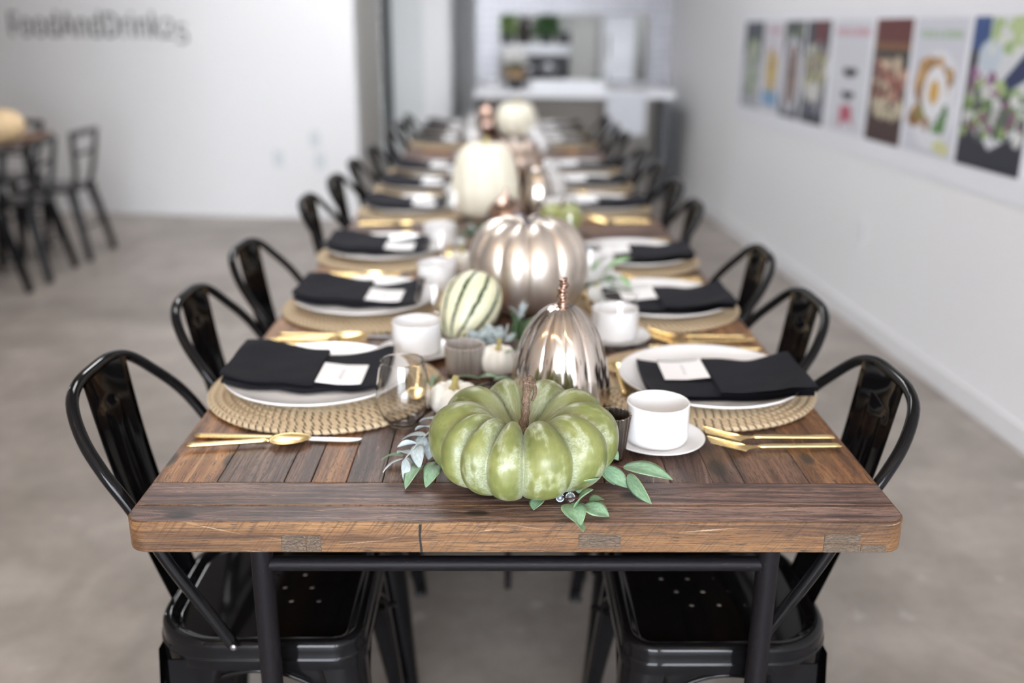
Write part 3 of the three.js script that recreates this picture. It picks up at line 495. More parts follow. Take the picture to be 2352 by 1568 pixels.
function mercury(seed, base, speck, lo, hi) { return texture(512, 512, (x, y) => { const n = fbm(x * 24, y * 5, seed, 4), d = smooth(0.18, 0.42, fbm(x * 40, y * 9, seed + 5, 4)), p = smooth(0.36, 0.46, fbm(x * 60, y * 40, seed + 9, 3)); let c = mix3(base[0], base[1], clamp(0.5 + n)); c = mix3(c, speck, clamp(d * hi + p * lo)); return c; }, { mirror: true, rx: 2, ry: 1 }); }
const silverTex = mercury(3, [[176, 162, 150], [232, 228, 224]], [84, 68, 56], 0.6, 0.75);
const silverMat = std({ map: silverTex, metalness: 1, roughness: 0.13 });
const champMat = std({ map: mercury(8, [[208, 196, 184], [230, 222, 214]], [160, 144, 130], 0.3, 0.4), metalness: 0.9, roughness: 0.4 });
const copperGlass = std({ map: mercury(12, [[140, 112, 100], [196, 172, 160]], [76, 58, 52], 0.4, 0.5), metalness: 1, roughness: 0.16 });
const creamMat = phy({ color: new THREE.Color(0.86, 0.82, 0.68), roughness: 0.55, sheen: 0.1 });
const whiteGourd = phy({ color: new THREE.Color(0.88, 0.87, 0.81), roughness: 0.45, clearcoat: 0.15 });
const greenStem = std({ color: new THREE.Color(0.42, 0.36, 0.14), roughness: 0.7 });
const lumps = (pts) => merge(pts.map(([x, y, z, r, k = 1]) => new THREE.SphereGeometry(r, 14, 10).scale(1, k, 1).translate(x, y, z)));
{ // tall mercury glass pumpkin
  const t = thing('glass_pumpkin', 'tall silver mercury glass pumpkin right behind the green pumpkin', 'pumpkin', [0.0795, TOP + 0.0005, -0.385]);
  part('body', gourd({ profile: splineProfile([[0.0001, 0.0], [0.05, 0.0], [0.077, 0.008], [0.0865, 0.03], [0.0845, 0.07], [0.0755, 0.115], [0.0615, 0.152], [0.041, 0.180], [0.022, 0.194], [0.006, 0.196], [0.0001, 0.196]]), seams: evenSeams(12, 5, 0.1), depth: 0.05, nu: 312, nv: 90, round: 0.6, wob: 0.008 }), silverMat, t);
  part('stem', tube([[0, 0.190, 0], [0.001, 0.203, 0.001], [-0.001, 0.217, 0.002], [0.002, 0.230, 0], [0.0, 0.242, -0.001]], (q) => 0.0078 + 0.011 * Math.pow(1 - clamp(q / 0.3), 1.6) + 0.0016 * Math.sin(q * 34) - 0.002 * smooth(0.8, 1, q), 44, 14), copperGlass, t, 'copper glass stem');
}
{ const t = thing('glass_pumpkin', 'big round champagne silver pumpkin in the middle of the first table', 'pumpkin', [0.041, TOP + 0.0005, -1.025]);
  part('body', gourd({ profile: oblate(0.142, 0.222, 0.55, 0.02, 0.04, 0.006, 0.95), seams: evenSeams(12, 9, 0.12), depth: 0.075, nu: 288, tall: 0.012, round: 0.55 }), champMat, t);
  part('stem', merge([tube([[0, 0.195, 0], [-0.006, 0.216, 0.004], [-0.02, 0.23, 0.01], [-0.032, 0.232, 0.004]], (q) => 0.008 * (1 - 0.5 * q) + 0.006 * (1 - smooth(0, 0.3, q)), 20, 12), tube([[0, 0.205, 0], [0.02, 0.228, 0.012], [0.05, 0.214, 0.03]], (q) => 0.004 * (1 - 0.5 * q), 14, 8)]), std({ color: 0x77757a, metalness: 0.8, roughness: 0.35 }), t, 'dark silver curled stem'); }
{ const t = thing('glass_pumpkin', 'small copper glass pumpkin with pointed top, just left behind the champagne pumpkin', 'pumpkin', [-0.004, TOP + 0.0005, -1.97]);
  part('body', gourd({ profile: splineProfile([[0.0001, 0], [0.04, 0.0], [0.06, 0.02], [0.063, 0.05], [0.05, 0.082], [0.028, 0.103], [0.012, 0.112], [0.0001, 0.114]]), seams: evenSeams(10, 2, 0.1), depth: 0.08, nu: 160, nv: 50 }), copperGlass, t);
  part('stem', tube([[0, 0.11, 0], [0.001, 0.125, 0], [-0.002, 0.139, 0]], (q) => 0.009 * (1 - 0.55 * q), 12, 10), copperGlass, t); }
{ const t = thing('pumpkin', 'tall cream white pumpkin at the near end of the second table', 'pumpkin', [-0.075, TOP + 0.0005, -2.2]);
  part('body', gourd({ profile: splineProfile([[0.0001, 0.0], [0.06, 0.0], [0.105, 0.03], [0.120, 0.085], [0.114, 0.15], [0.098, 0.21], [0.074, 0.246], [0.045, 0.258], [0.018, 0.252], [0.0001, 0.25]]), seams: evenSeams(14, 4, 0.2), depth: 0.05, nu: 224 }), creamMat, t);
  part('stem', tube([[0, 0.25, 0], [0.003, 0.268, 0], [0.012, 0.28, 0]], (q) => 0.012 * (1 - 0.5 * q), 12, 10), greenStem, t); }
{ const t = thing('glass_pumpkin', 'slim silver mercury glass pumpkin right of the tall cream one', 'pumpkin', [0.113, TOP + 0.0005, -2.234]);
  part('body', gourd({ profile: splineProfile([[0.0001, 0.0], [0.04, 0.0], [0.056, 0.02], [0.056, 0.06], [0.048, 0.11], [0.036, 0.15], [0.02, 0.17], [0.0001, 0.174]]), seams: evenSeams(10, 7, 0.1), depth: 0.08, nu: 160 }), silverMat, t);
  part('stem', lumps([[0, 0.176, 0, 0.01, 0.8], [0, 0.188, 0, 0.007, 1.2], [0.001, 0.199, 0, 0.005, 1.2]]), copperGlass, t, 'copper glass stem'); }
{ const t = thing('pumpkin', 'small yellow green pumpkin beside the copper one, right of centre', 'pumpkin', [0.178, TOP + 0.0005, -1.93]);
  const tx = texture(512, 256, (x, y) => { const n = fbm(x * 8, y * 8, 3, 4); return mix3(mix3([122, 134, 62], [172, 178, 98], clamp(0.5 + n)), [214, 221, 208], smooth(0.08, 0.35, fbm(x * 12, y * 6, 9, 4)) * 0.7); });
  part('body', gourd({ profile: oblate(0.070, 0.10, 0.65, 0.02, 0.025, 0.006), seams: evenSeams(9, 12), depth: 0.12, nu: 150, nv: 44, tall: 0.012 }), phy({ map: tx, roughness: 0.4, clearcoat: 0.3 }), t);
  part('stem', tube([[0, 0.075, 0], [0.003, 0.10, 0], [0.012, 0.118, 0]], (q) => 0.008 * (1 - 0.5 * q), 12, 10), stemMat, t); }
{ const t = thing('glass_pumpkin', 'round taupe metallic pumpkin directly behind the tall cream one', 'pumpkin', [0.05, TOP + 0.0005, -2.96]);
  part('body', gourd({ profile: oblate(0.118, 0.188, 0.58, 0.018, 0.035, 0.006), seams: evenSeams(12, 19, 0.12), depth: 0.075, nu: 180, nv: 50, tall: 0.01 }), std({ color: new THREE.Color(0.46, 0.37, 0.31), metalness: 0.9, roughness: 0.34 }), t);
  part('stem', tube([[0, 0.165, 0], [-0.008, 0.188, 0], [-0.024, 0.2, 0]], (q) => 0.009 * (1 - 0.5 * q), 12, 10), silverMat, t); }
{ const t = thing('pumpkin', 'large cream pumpkin on the far table before the kitchen counter', 'pumpkin', [0.079, TOP + 0.0005, -4.81]);
  part('body', gourd({ profile: oblate(0.125, 0.215, 0.6, 0.015, 0.04, 0.006), seams: evenSeams(13, 23, 0.15), depth: 0.06, nu: 180, nv: 50, tall: 0.008 }), creamMat, t);
  part('stem', tube([[0, 0.195, 0], [0.004, 0.225, 0], [0.014, 0.245, 0]], (q) => 0.012 * (1 - 0.5 * q), 12, 10), greenStem, t); }
{ const t = thing('glass_pumpkin', 'copper glass pumpkin left of the far cream pumpkin', 'pumpkin', [-0.10, TOP + 0.0005, -4.95]);
  part('body', gourd({ profile: splineProfile([[0.0001, 0], [0.05, 0.0], [0.08, 0.03], [0.082, 0.08], [0.065, 0.135], [0.035, 0.17], [0.012, 0.185], [0.0001, 0.187]]), seams: evenSeams(10, 29, 0.1), depth: 0.08, nu: 130, nv: 40 }), copperGlass, t);
  part('stem', tube([[0, 0.18, 0], [0.002, 0.2, 0], [-0.003, 0.22, 0]], (q) => 0.012 * (1 - 0.5 * q), 12, 10), copperGlass, t); }
{ // striped gourd lying with its stem end to the lower left
  const seams = evenSeams(10, 31, 0.12);
  const tx = texture(1024, 512, (x, y) => { const [t, wd] = lobeAt(seams, x * 360), e = Math.min(t, 1 - t) * wd / 36, w = 0.12 + 0.07 * noise(x * 60, y * 26, 2) + 0.05 * noise(x * 20, y * 70, 5); let c = mix3([214, 214, 178], [234, 232, 206], clamp(0.5 + fbm(x * 8, y * 8, 2, 3))); return mix3(c, [38, 62, 40], e < w ? 0.95 : 0); }, { mirror: false });
  const t = thing('striped_gourd', 'cream gourd with jagged dark green stripes beside the nearest left coffee cup', 'gourd', [-0.088, TOP + 0.0725, -0.80]);
  const g = gourd({ profile: splineProfile([[0.0001, -0.084], [0.022, -0.081], [0.045, -0.058], [0.062, -0.012], [0.06, 0.034], [0.042, 0.066], [0.018, 0.077], [0.0001, 0.078]]), seams, depth: 0.06, nu: 200, nv: 60 });
  g.rotateX(-38 * D); g.rotateZ(-30 * D); part('body', g, phy({ map: tx, roughness: 0.45, clearcoat: 0.2 }), t);
}
function miniPumpkin(label, x, z, R, H, seed) {
  const t = thing('mini_pumpkin', label, 'pumpkin', [x, TOP + 0.0004, z]);
  part('body', gourd({ profile: oblate(R, H, 0.55, H * 0.22, R * 0.34, H * 0.08, 0.95), seams: evenSeams(10, seed, 0.2), depth: 0.10, nu: 130, nv: 44, tall: H * 0.1 }), whiteGourd, t);
  part('stem', tube([[0, H * 0.74, 0], [0.001, H * 0.98, 0], [0.0035, H * 1.28, 0.001]], (q) => R * 0.13 + R * 0.13 * (1 - smooth(0, 0.5, q)), 14, 10), greenStem, t, 'olive stem');
  return t;
}
miniPumpkin('mini white pumpkin with olive stem, left behind the green pumpkin', -0.104, -0.392, 0.0455, 0.051, 3);
miniPumpkin('mini white pumpkin right of the grey silver votive cup', -0.028, -0.585, 0.0365, 0.056, 5);
miniPumpkin('tiny white pumpkin at the right foot of the big champagne pumpkin', 0.213, -1.12, 0.022, 0.034, 7);
miniPumpkin('mini white pumpkin left of the big champagne pumpkin, behind a cup', -0.128, -1.38, 0.034, 0.062, 9);
const silverCup = std({ map: mercury(21, [[164, 156, 150], [214, 208, 204]], [110, 98, 92], 0.5, 0.5), metalness: 0.7, roughness: 0.3 });
const wax = std({ color: new THREE.Color(0.82, 0.78, 0.70), roughness: 0.6 });
const darkCup = std({ map: mercury(27, [[96, 86, 80], [166, 156, 148]], [60, 52, 48], 0.5, 0.5), metalness: 0.9, roughness: 0.2 });
function votive(label, x, z, rb, rt, h, flutes, mat = silverCup) {
  const t = thing('votive_holder', label, 'candle holder', [x, TOP + 0.0003, z]);
  const prof = [[0, 0.004], [rb * 0.85, 0.004], [rb * 0.93, 0.008], [rt - 0.002, h], [rt, h + 0.001], [rt + 0.001, h], [rb + 0.001, 0.006], [rb, 0.0005], [0, 0]].reverse();
  const g = lathe(prof, flutes * 8), p = g.attributes.position;
  for (let i = 0; i < p.count; i++) { const a = Math.atan2(p.getX(i), p.getZ(i)), s = 1 + 0.04 * Math.cos(a * flutes); p.setX(i, p.getX(i) * s); p.setZ(i, p.getZ(i) * s); }
  g.computeVertexNormals(); part('cup', g, mat, t);
  const c = part('candle', new THREE.CylinderGeometry(rb * 0.78, rb * 0.78, h * 0.4, 28).translate(0, 0.0045 + h * 0.2, 0), wax, t);
  part('wick', new THREE.CylinderGeometry(0.0008, 0.0008, 0.008, 6).translate(0, 0.0045 + h * 0.4 + 0.004, 0), rubberMat, c);
  return t;
}
votive('fluted silver votive cup between the green pumpkin and the nearest right saucer', 0.149, -0.204, 0.0195, 0.0275, 0.074, 22, darkCup);
votive('grey silver votive cup behind the nearest mini white pumpkin', -0.0925, -0.583, 0.033, 0.037, 0.060, 30);
votive('silver votive cup on the second table left of the cream pumpkin', -0.21, -2.55, 0.03, 0.035, 0.06, 24);

// ---------------------------------------------------------------- foliage
const leafTex = (base, edge, vein, seed) => texture(128, 128, (x, y) => { const d = Math.abs(y - 0.5) * 2, n = fbm(x * 8, y * 8, seed, 3); let c = mix3(base[0], base[1], clamp(0.5 + n * 1.2)); c = mix3(c, vein, Math.exp(-Math.pow(d / 0.035, 2)) * 0.55); const s = Math.abs(((x * 9 + d * 2.2) % 1) - 0.5); c = mix3(c, vein, smooth(0.06, 0.0, s) * 0.12); return mix3(c, edge, smooth(0.90, 0.97, d)); }, { mirror: false });
const eucaMat = phy({ map: leafTex([[104, 138, 110], [138, 168, 138]], [186, 204, 140], [150, 178, 138], 3), roughness: 0.5, side: THREE.DoubleSide });
const lightLeafMat = phy({ map: leafTex([[140, 180, 132], [170, 204, 156]], [196, 214, 160], [180, 208, 160], 5), roughness: 0.55, side: THREE.DoubleSide });
const darkLeafMat = phy({ map: leafTex([[48, 74, 50], [78, 108, 74]], [110, 140, 90], [88, 118, 80], 7), roughness: 0.5, side: THREE.DoubleSide });
const dustyMat = phy({ map: leafTex([[158, 174, 178], [196, 208, 212]], [222, 230, 232], [206, 216, 220], 9), roughness: 0.85, side: THREE.DoubleSide, sheen: 0.6, sheenRoughness: 0.6, sheenColor: new THREE.Color(0.5, 0.52, 0.55) });
const redStem = std({ color: new THREE.Color(0.11, 0.035, 0.04), roughness: 0.6 });
const greenTwig = std({ color: new THREE.Color(0.16, 0.2, 0.09), roughness: 0.7 });
const greyTwig = std({ color: new THREE.Color(0.45, 0.5, 0.5), roughness: 0.9 });
// solid thin leaf from base to tip; roll turns the blade about its own axis
function leafGeo([bx, by, bz, tx, ty, tz, w], { roll = 0, fold = 0.25, curl = 0.12, fat = 0.5, th = 0.0005 } = {}) {
  const b = V(bx, by, bz), t = V(tx, ty, tz), ax = t.clone().sub(b), L = ax.length(); ax.normalize();
  const side = ax.clone().cross(V(0, 1, 0)); if (side.length() < 0.1) side.set(1, 0, 0); side.normalize(); const up = side.clone().cross(ax).normalize();
  side.applyAxisAngle(ax, roll); up.applyAxisAngle(ax, roll);
  const wid = (q) => w * 0.56 * Math.pow(Math.sin(Math.PI * Math.pow(clamp(q, 0.0001, 0.9999), 0.8)), 0.66) * (1 - 0.25 * Math.pow(q, 6));
  return surf(12, 20, (u, v) => { const bot = u > 0.5, q = v, s = ((bot ? 2 - u * 2 : u * 2) * 2 - 1), hw = wid(q) + 1e-5, y = Math.abs(s) * hw * fold + Math.sin(q * Math.PI) * L * curl + Math.sin(s * 2 + q * 5) * hw * 0.06 - (bot ? th : 0);
    const p = b.clone().addScaledVector(ax, q * L).addScaledVector(side, s * hw).addScaledVector(up, y); return [p.x, p.y, p.z]; }, true, (u, v) => [v, u > 0.5 ? 2 - u * 2 : u * 2]);
}
function sprig(name, label, category, leaves, mat, stems, twig, extra) {
  const t = thing(name, label, category, [0, 0, 0]);
  stems.forEach((s) => part('stem', tube(s, 0.0011, 16, 7), twig, t));
  leaves.forEach((l) => part('leaf', leafGeo(l.slice(0, 7), l[7]), l[8] || mat, t));
  if (extra) extra(t);
  return t;
}
sprig('eucalyptus_sprig', 'green eucalyptus sprig with long leaves, right of the green pumpkin', 'foliage', [
  [0.157, 0.782, -0.127, 0.227, 0.774, -0.101, 0.027, { roll: 0.25, curl: 0.08 }], [0.161, 0.782, -0.101, 0.188, 0.7645, -0.045, 0.020, { roll: 1.05, curl: 0.06 }],
  [0.130, 0.783, -0.124, 0.163, 0.766, -0.091, 0.021, { roll: 0.7, curl: 0.05 }], [0.129, 0.780, -0.131, 0.142, 0.766, -0.100, 0.021, { roll: 0.1, curl: 0.06 }], [0.140, 0.792, -0.164, 0.153, 0.782, -0.150, 0.014, { roll: 0.4 }],
], eucaMat, [[[0.10, 0.768, -0.145], [0.13, 0.783, -0.135], [0.158, 0.782, -0.126]], [[0.13, 0.783, -0.135], [0.150, 0.78, -0.118], [0.161, 0.782, -0.101]]], redStem);
const podMat = std({ color: new THREE.Color(0.16, 0.22, 0.25), roughness: 0.8 }), podPale = std({ color: new THREE.Color(0.70, 0.75, 0.77), roughness: 0.85 });
sprig('eucalyptus_sprig', 'green eucalyptus sprig with two blue seed pods, hanging over the front table edge', 'foliage', [
  [0.086, 0.776, -0.055, 0.113, 0.808, -0.037, 0.032, { roll: -0.35, curl: 0.06 }], [0.079, 0.772, -0.014, 0.102, 0.803, -0.014, 0.034, { roll: -0.3, curl: 0.1 }], [0.090, 0.774, -0.020, 0.124, 0.7665, -0.005, 0.028, { roll: 0.2, curl: 0.06 }],
  [0.100, 0.775, -0.030, 0.120, 0.776, -0.036, 0.024, { roll: -0.2 }], [0.070, 0.776, -0.024, 0.083, 0.7675, 0.022, 0.030, { roll: 0.1, curl: 0.10 }], [0.062, 0.770, -0.014, 0.086, 0.7635, 0.031, 0.026, { roll: -0.6, curl: 0.05 }],
  [0.031, 0.768, -0.056, 0.022, 0.7625, -0.031, 0.020, { roll: 0.1, curl: 0.03 }], [0.077, 0.778, -0.058, 0.096, 0.784, -0.072, 0.012, { roll: -0.6 }],
], eucaMat, [[[0.055, 0.768, -0.075], [0.068, 0.772, -0.045], [0.071, 0.777, -0.024], [0.080, 0.772, -0.014]], [[0.068, 0.772, -0.045], [0.086, 0.776, -0.04], [0.10, 0.775, -0.03]]], redStem, (t) => {
  for (const [x, y, z, r] of [[0.0605, 0.7675, -0.058, 0.0062], [0.0745, 0.7705, -0.054, 0.0070]]) {
    const p = part('seed_pod', new THREE.SphereGeometry(r, 20, 14).scale(1, 1, 0.85).translate(x, y, z), podMat, t, 'dark blue seed pod with a pale star');
    const d = V(-0.1, 0.42, 1).normalize(), st = [];
    for (let k = 0; k < 16; k++) { const a = k / 16 * Math.PI * 2, s = V(1, 0, 0).cross(d).normalize(), q = s.clone().applyAxisAngle(d, a), c = V(x, y, z).addScaledVector(d, r * 0.42).addScaledVector(q, r * 0.84); st.push(new THREE.SphereGeometry(r * 0.19, 6, 5).translate(c.x, c.y, c.z)); }
    for (let k = 0; k < 4; k++) { const a = k / 4 * Math.PI * 2, s = V(1, 0, 0).cross(d).normalize(), q = s.clone().applyAxisAngle(d, a), c = V(x, y, z).addScaledVector(d, r * 0.86).addScaledVector(q, r * 0.16); st.push(new THREE.SphereGeometry(r * 0.16, 6, 5).translate(c.x, c.y, c.z)); }
    part('star', merge(st), podPale, p);
  }
});
sprig('eucalyptus_sprig', 'green eucalyptus leaves under the grey sprig, left of the green pumpkin', 'foliage', [
  [-0.172, 0.774, -0.180, -0.207, 0.7665, -0.181, 0.017, { roll: 0.2 }], [-0.141, 0.776, -0.146, -0.161, 0.7645, -0.089, 0.021, { roll: 0.15 }], [-0.118, 0.776, -0.144, -0.132, 0.7645, -0.094, 0.023, { roll: -0.1 }], [-0.125, 0.776, -0.155, -0.134, 0.766, -0.128, 0.018, { roll: 0.3 }],
], eucaMat, [[[-0.10, 0.767, -0.19], [-0.125, 0.774, -0.165], [-0.142, 0.776, -0.148], [-0.172, 0.774, -0.18]]], redStem);
sprig('dusty_miller_sprig', 'silvery grey felted leaf sprig between the clear glass and the green pumpkin', 'foliage', [
  [-0.122, 0.811, -0.237, -0.153, 0.801, -0.251, 0.013, { roll: 0.2 }], [-0.128, 0.807, -0.214, -0.158, 0.797, -0.227, 0.014, { roll: 0.3 }], [-0.138, 0.804, -0.192, -0.176, 0.793, -0.199, 0.013, { roll: 0.1 }], [-0.151, 0.800, -0.171, -0.181, 0.789, -0.181, 0.009, { roll: 0.9 }],
  [-0.143, 0.796, -0.204, -0.148, 0.785, -0.180, 0.014, { roll: -0.2 }], [-0.150, 0.792, -0.182, -0.143, 0.779, -0.126, 0.014, { roll: 0.2 }], [-0.158, 0.788, -0.157, -0.181, 0.777, -0.185, 0.013, { roll: 0.1 }], [-0.170, 0.785, -0.148, -0.198, 0.771, -0.130, 0.009, { roll: 0.4 }],
  [-0.164, 0.788, -0.140, -0.164, 0.766, -0.106, 0.010, { roll: -0.4 }], [-0.164, 0.788, -0.140, -0.155, 0.769, -0.142, 0.014, { roll: 0.2 }], [-0.135, 0.790, -0.211, -0.148, 0.768, -0.205, 0.013, { roll: 0.2 }], [-0.132, 0.790, -0.208, -0.134, 0.768, -0.180, 0.014, { roll: -0.3 }], [-0.129, 0.792, -0.222, -0.126, 0.768, -0.188, 0.013, { roll: 0.2 }],
].map((l) => [...l.slice(0, 6), l[6] * 1.4, { fold: 0.18, curl: 0.1, fat: 0.4, th: 0.0009, ...l[7] }]), dustyMat, [[[-0.105, 0.805, -0.25], [-0.128, 0.805, -0.215], [-0.150, 0.796, -0.178], [-0.166, 0.787, -0.142]], [[-0.115, 0.766, -0.262], [-0.11, 0.785, -0.256], [-0.105, 0.805, -0.25]]], greyTwig);
sprig('eucalyptus_sprig', 'eucalyptus leaves lying around the grey votive and mini white pumpkin', 'foliage', [
  [-0.06, 0.776, -0.51, -0.128, 0.771, -0.503, 0.020, { roll: 0.2 }], [-0.068, 0.776, -0.512, -0.024, 0.782, -0.50, 0.016], [-0.01, 0.772, -0.478, -0.080, 0.772, -0.455, 0.028, { roll: 0.3 }, darkLeafMat], [-0.137, 0.774, -0.545, -0.150, 0.766, -0.478, 0.014, { roll: 0.4 }], [0.0, 0.776, -0.505, -0.036, 0.782, -0.49, 0.016], [0.015, 0.806, -0.577, -0.014, 0.816, -0.540, 0.017, { roll: 0.3 }], [0.0, 0.77, -0.45, 0.01, 0.768, -0.50, 0.02, {}, darkLeafMat], [-0.05, 0.77, -0.47, -0.11, 0.766, -0.44, 0.018, { roll: -0.2 }, darkLeafMat],
], eucaMat, [[[0.02, 0.767, -0.56], [0, 0.776, -0.505], [-0.06, 0.776, -0.511], [-0.137, 0.774, -0.545]], [[0.02, 0.767, -0.56], [0.018, 0.79, -0.575], [0.015, 0.806, -0.577]]], redStem);
{ // grey-blue succulent-like cluster
  const R = rngOf(15), lv = [];
  for (let k = 0; k < 54; k++) { const a = R() * 6.28, e = 0.05 + R() * 1.1, r = 0.026 + R() * 0.02, c = k % 3 === 0 ? [-0.075, 0.79, -0.68] : k % 3 === 1 ? [-0.026, 0.80, -0.668] : [-0.045, 0.785, -0.65]; const d = [Math.cos(a) * Math.cos(e), Math.sin(e), Math.sin(a) * Math.cos(e)]; lv.push([c[0], c[1], c[2], c[0] + d[0] * r, c[1] + d[1] * r, c[2] + d[2] * r, 0.021, { fat: 0.4, th: 0.0012, curl: -0.15, roll: R() - 0.5 }]); }
  sprig('dusty_miller_sprig', 'blue grey leaf rosettes below the striped gourd', 'foliage', lv, dustyMat, [[[-0.03, 0.762, -0.69], [-0.03, 0.78, -0.68], [-0.026, 0.80, -0.668]], [[-0.03, 0.762, -0.69], [-0.06, 0.775, -0.685], [-0.075, 0.79, -0.68]], [[-0.03, 0.762, -0.69], [-0.042, 0.775, -0.665], [-0.045, 0.785, -0.65]]], greyTwig);
}
sprig('leafy_twig', 'dark green upright leaves with pale blue tips left of the tall silver pumpkin', 'foliage', [
  [0.017, 0.79, -0.703, 0.025, 0.848, -0.686, 0.020, { roll: 0.4 }], [0.018, 0.79, -0.718, -0.004, 0.842, -0.741, 0.018], [0.022, 0.79, -0.704, 0.046, 0.832, -0.728, 0.022], [0.005, 0.786, -0.734, 0.014, 0.812, -0.762, 0.020], [0.02, 0.786, -0.70, 0.0, 0.80, -0.665, 0.022], [0.022, 0.786, -0.70, 0.03, 0.80, -0.655, 0.02],
  [0.02, 0.835, -0.70, 0.012, 0.866, -0.70, 0.012, { fat: 0.4 }, dustyMat], [0.022, 0.835, -0.70, 0.034, 0.868, -0.705, 0.012, { fat: 0.4 }, dustyMat], [0.016, 0.83, -0.71, -0.006, 0.858, -0.715, 0.011, {}, dustyMat], [0.02, 0.838, -0.70, 0.024, 0.872, -0.712, 0.010, {}, dustyMat],
], darkLeafMat, [[[0.02, 0.762, -0.71], [0.018, 0.79, -0.71], [0.021, 0.838, -0.70]]], greenTwig);
sprig('eucalyptus_sprig', 'pale green leaves standing right of the big champagne pumpkin', 'foliage', [
  [0.235, 0.785, -1.205, 0.301, 0.860, -1.147, 0.034, { roll: 0.5 }], [0.245, 0.79, -1.19, 0.288, 0.806, -1.05, 0.032, { roll: -0.2 }], [0.217, 0.80, -1.25, 0.246, 0.84, -1.211, 0.018], [0.19, 0.774, -1.19, 0.275, 0.772, -1.12, 0.03, { roll: 0.2 }, darkLeafMat], [0.2, 0.772, -1.21, 0.25, 0.77, -1.1, 0.026, {}, darkLeafMat],
], lightLeafMat, [[[0.19, 0.766, -1.24], [0.22, 0.78, -1.22], [0.24, 0.787, -1.20]]], greenTwig);
{ const R = rngOf(25), lv = []; for (let k = 0; k < 16; k++) { const a = R() * 6.28, e = R() * 0.9, r = 0.04 + R() * 0.03, d = [Math.cos(a) * Math.cos(e), Math.sin(e), Math.sin(a) * Math.cos(e)], c = [-0.10 + (R() - 0.5) * 0.04, 0.785 + R() * 0.02, -1.70 + (R() - 0.5) * 0.06]; lv.push([...c, c[0] + d[0] * r, c[1] + d[1] * r, c[2] + d[2] * r, 0.022, {}, k % 4 ? darkLeafMat : dustyMat]); }
  sprig('leafy_twig', 'dark green leaf bunch before the tall cream pumpkin', 'foliage', lv, darkLeafMat, [[[-0.10, 0.762, -1.72], [-0.10, 0.785, -1.70], [-0.09, 0.80, -1.68]]], greenTwig); }
sprig('leafy_twig', 'thin green twig beside the nearest right dessert spoon', 'foliage', [
  [0.165, 0.768, -0.44, 0.172, 0.79, -0.40, 0.006], [0.168, 0.772, -0.46, 0.188, 0.782, -0.45, 0.006], [0.165, 0.766, -0.42, 0.178, 0.764, -0.38, 0.006], [0.168, 0.778, -0.47, 0.16, 0.79, -0.47, 0.005],
], darkLeafMat, [[[0.16, 0.7625, -0.41], [0.166, 0.77, -0.44], [0.168, 0.782, -0.48]]], greenTwig);

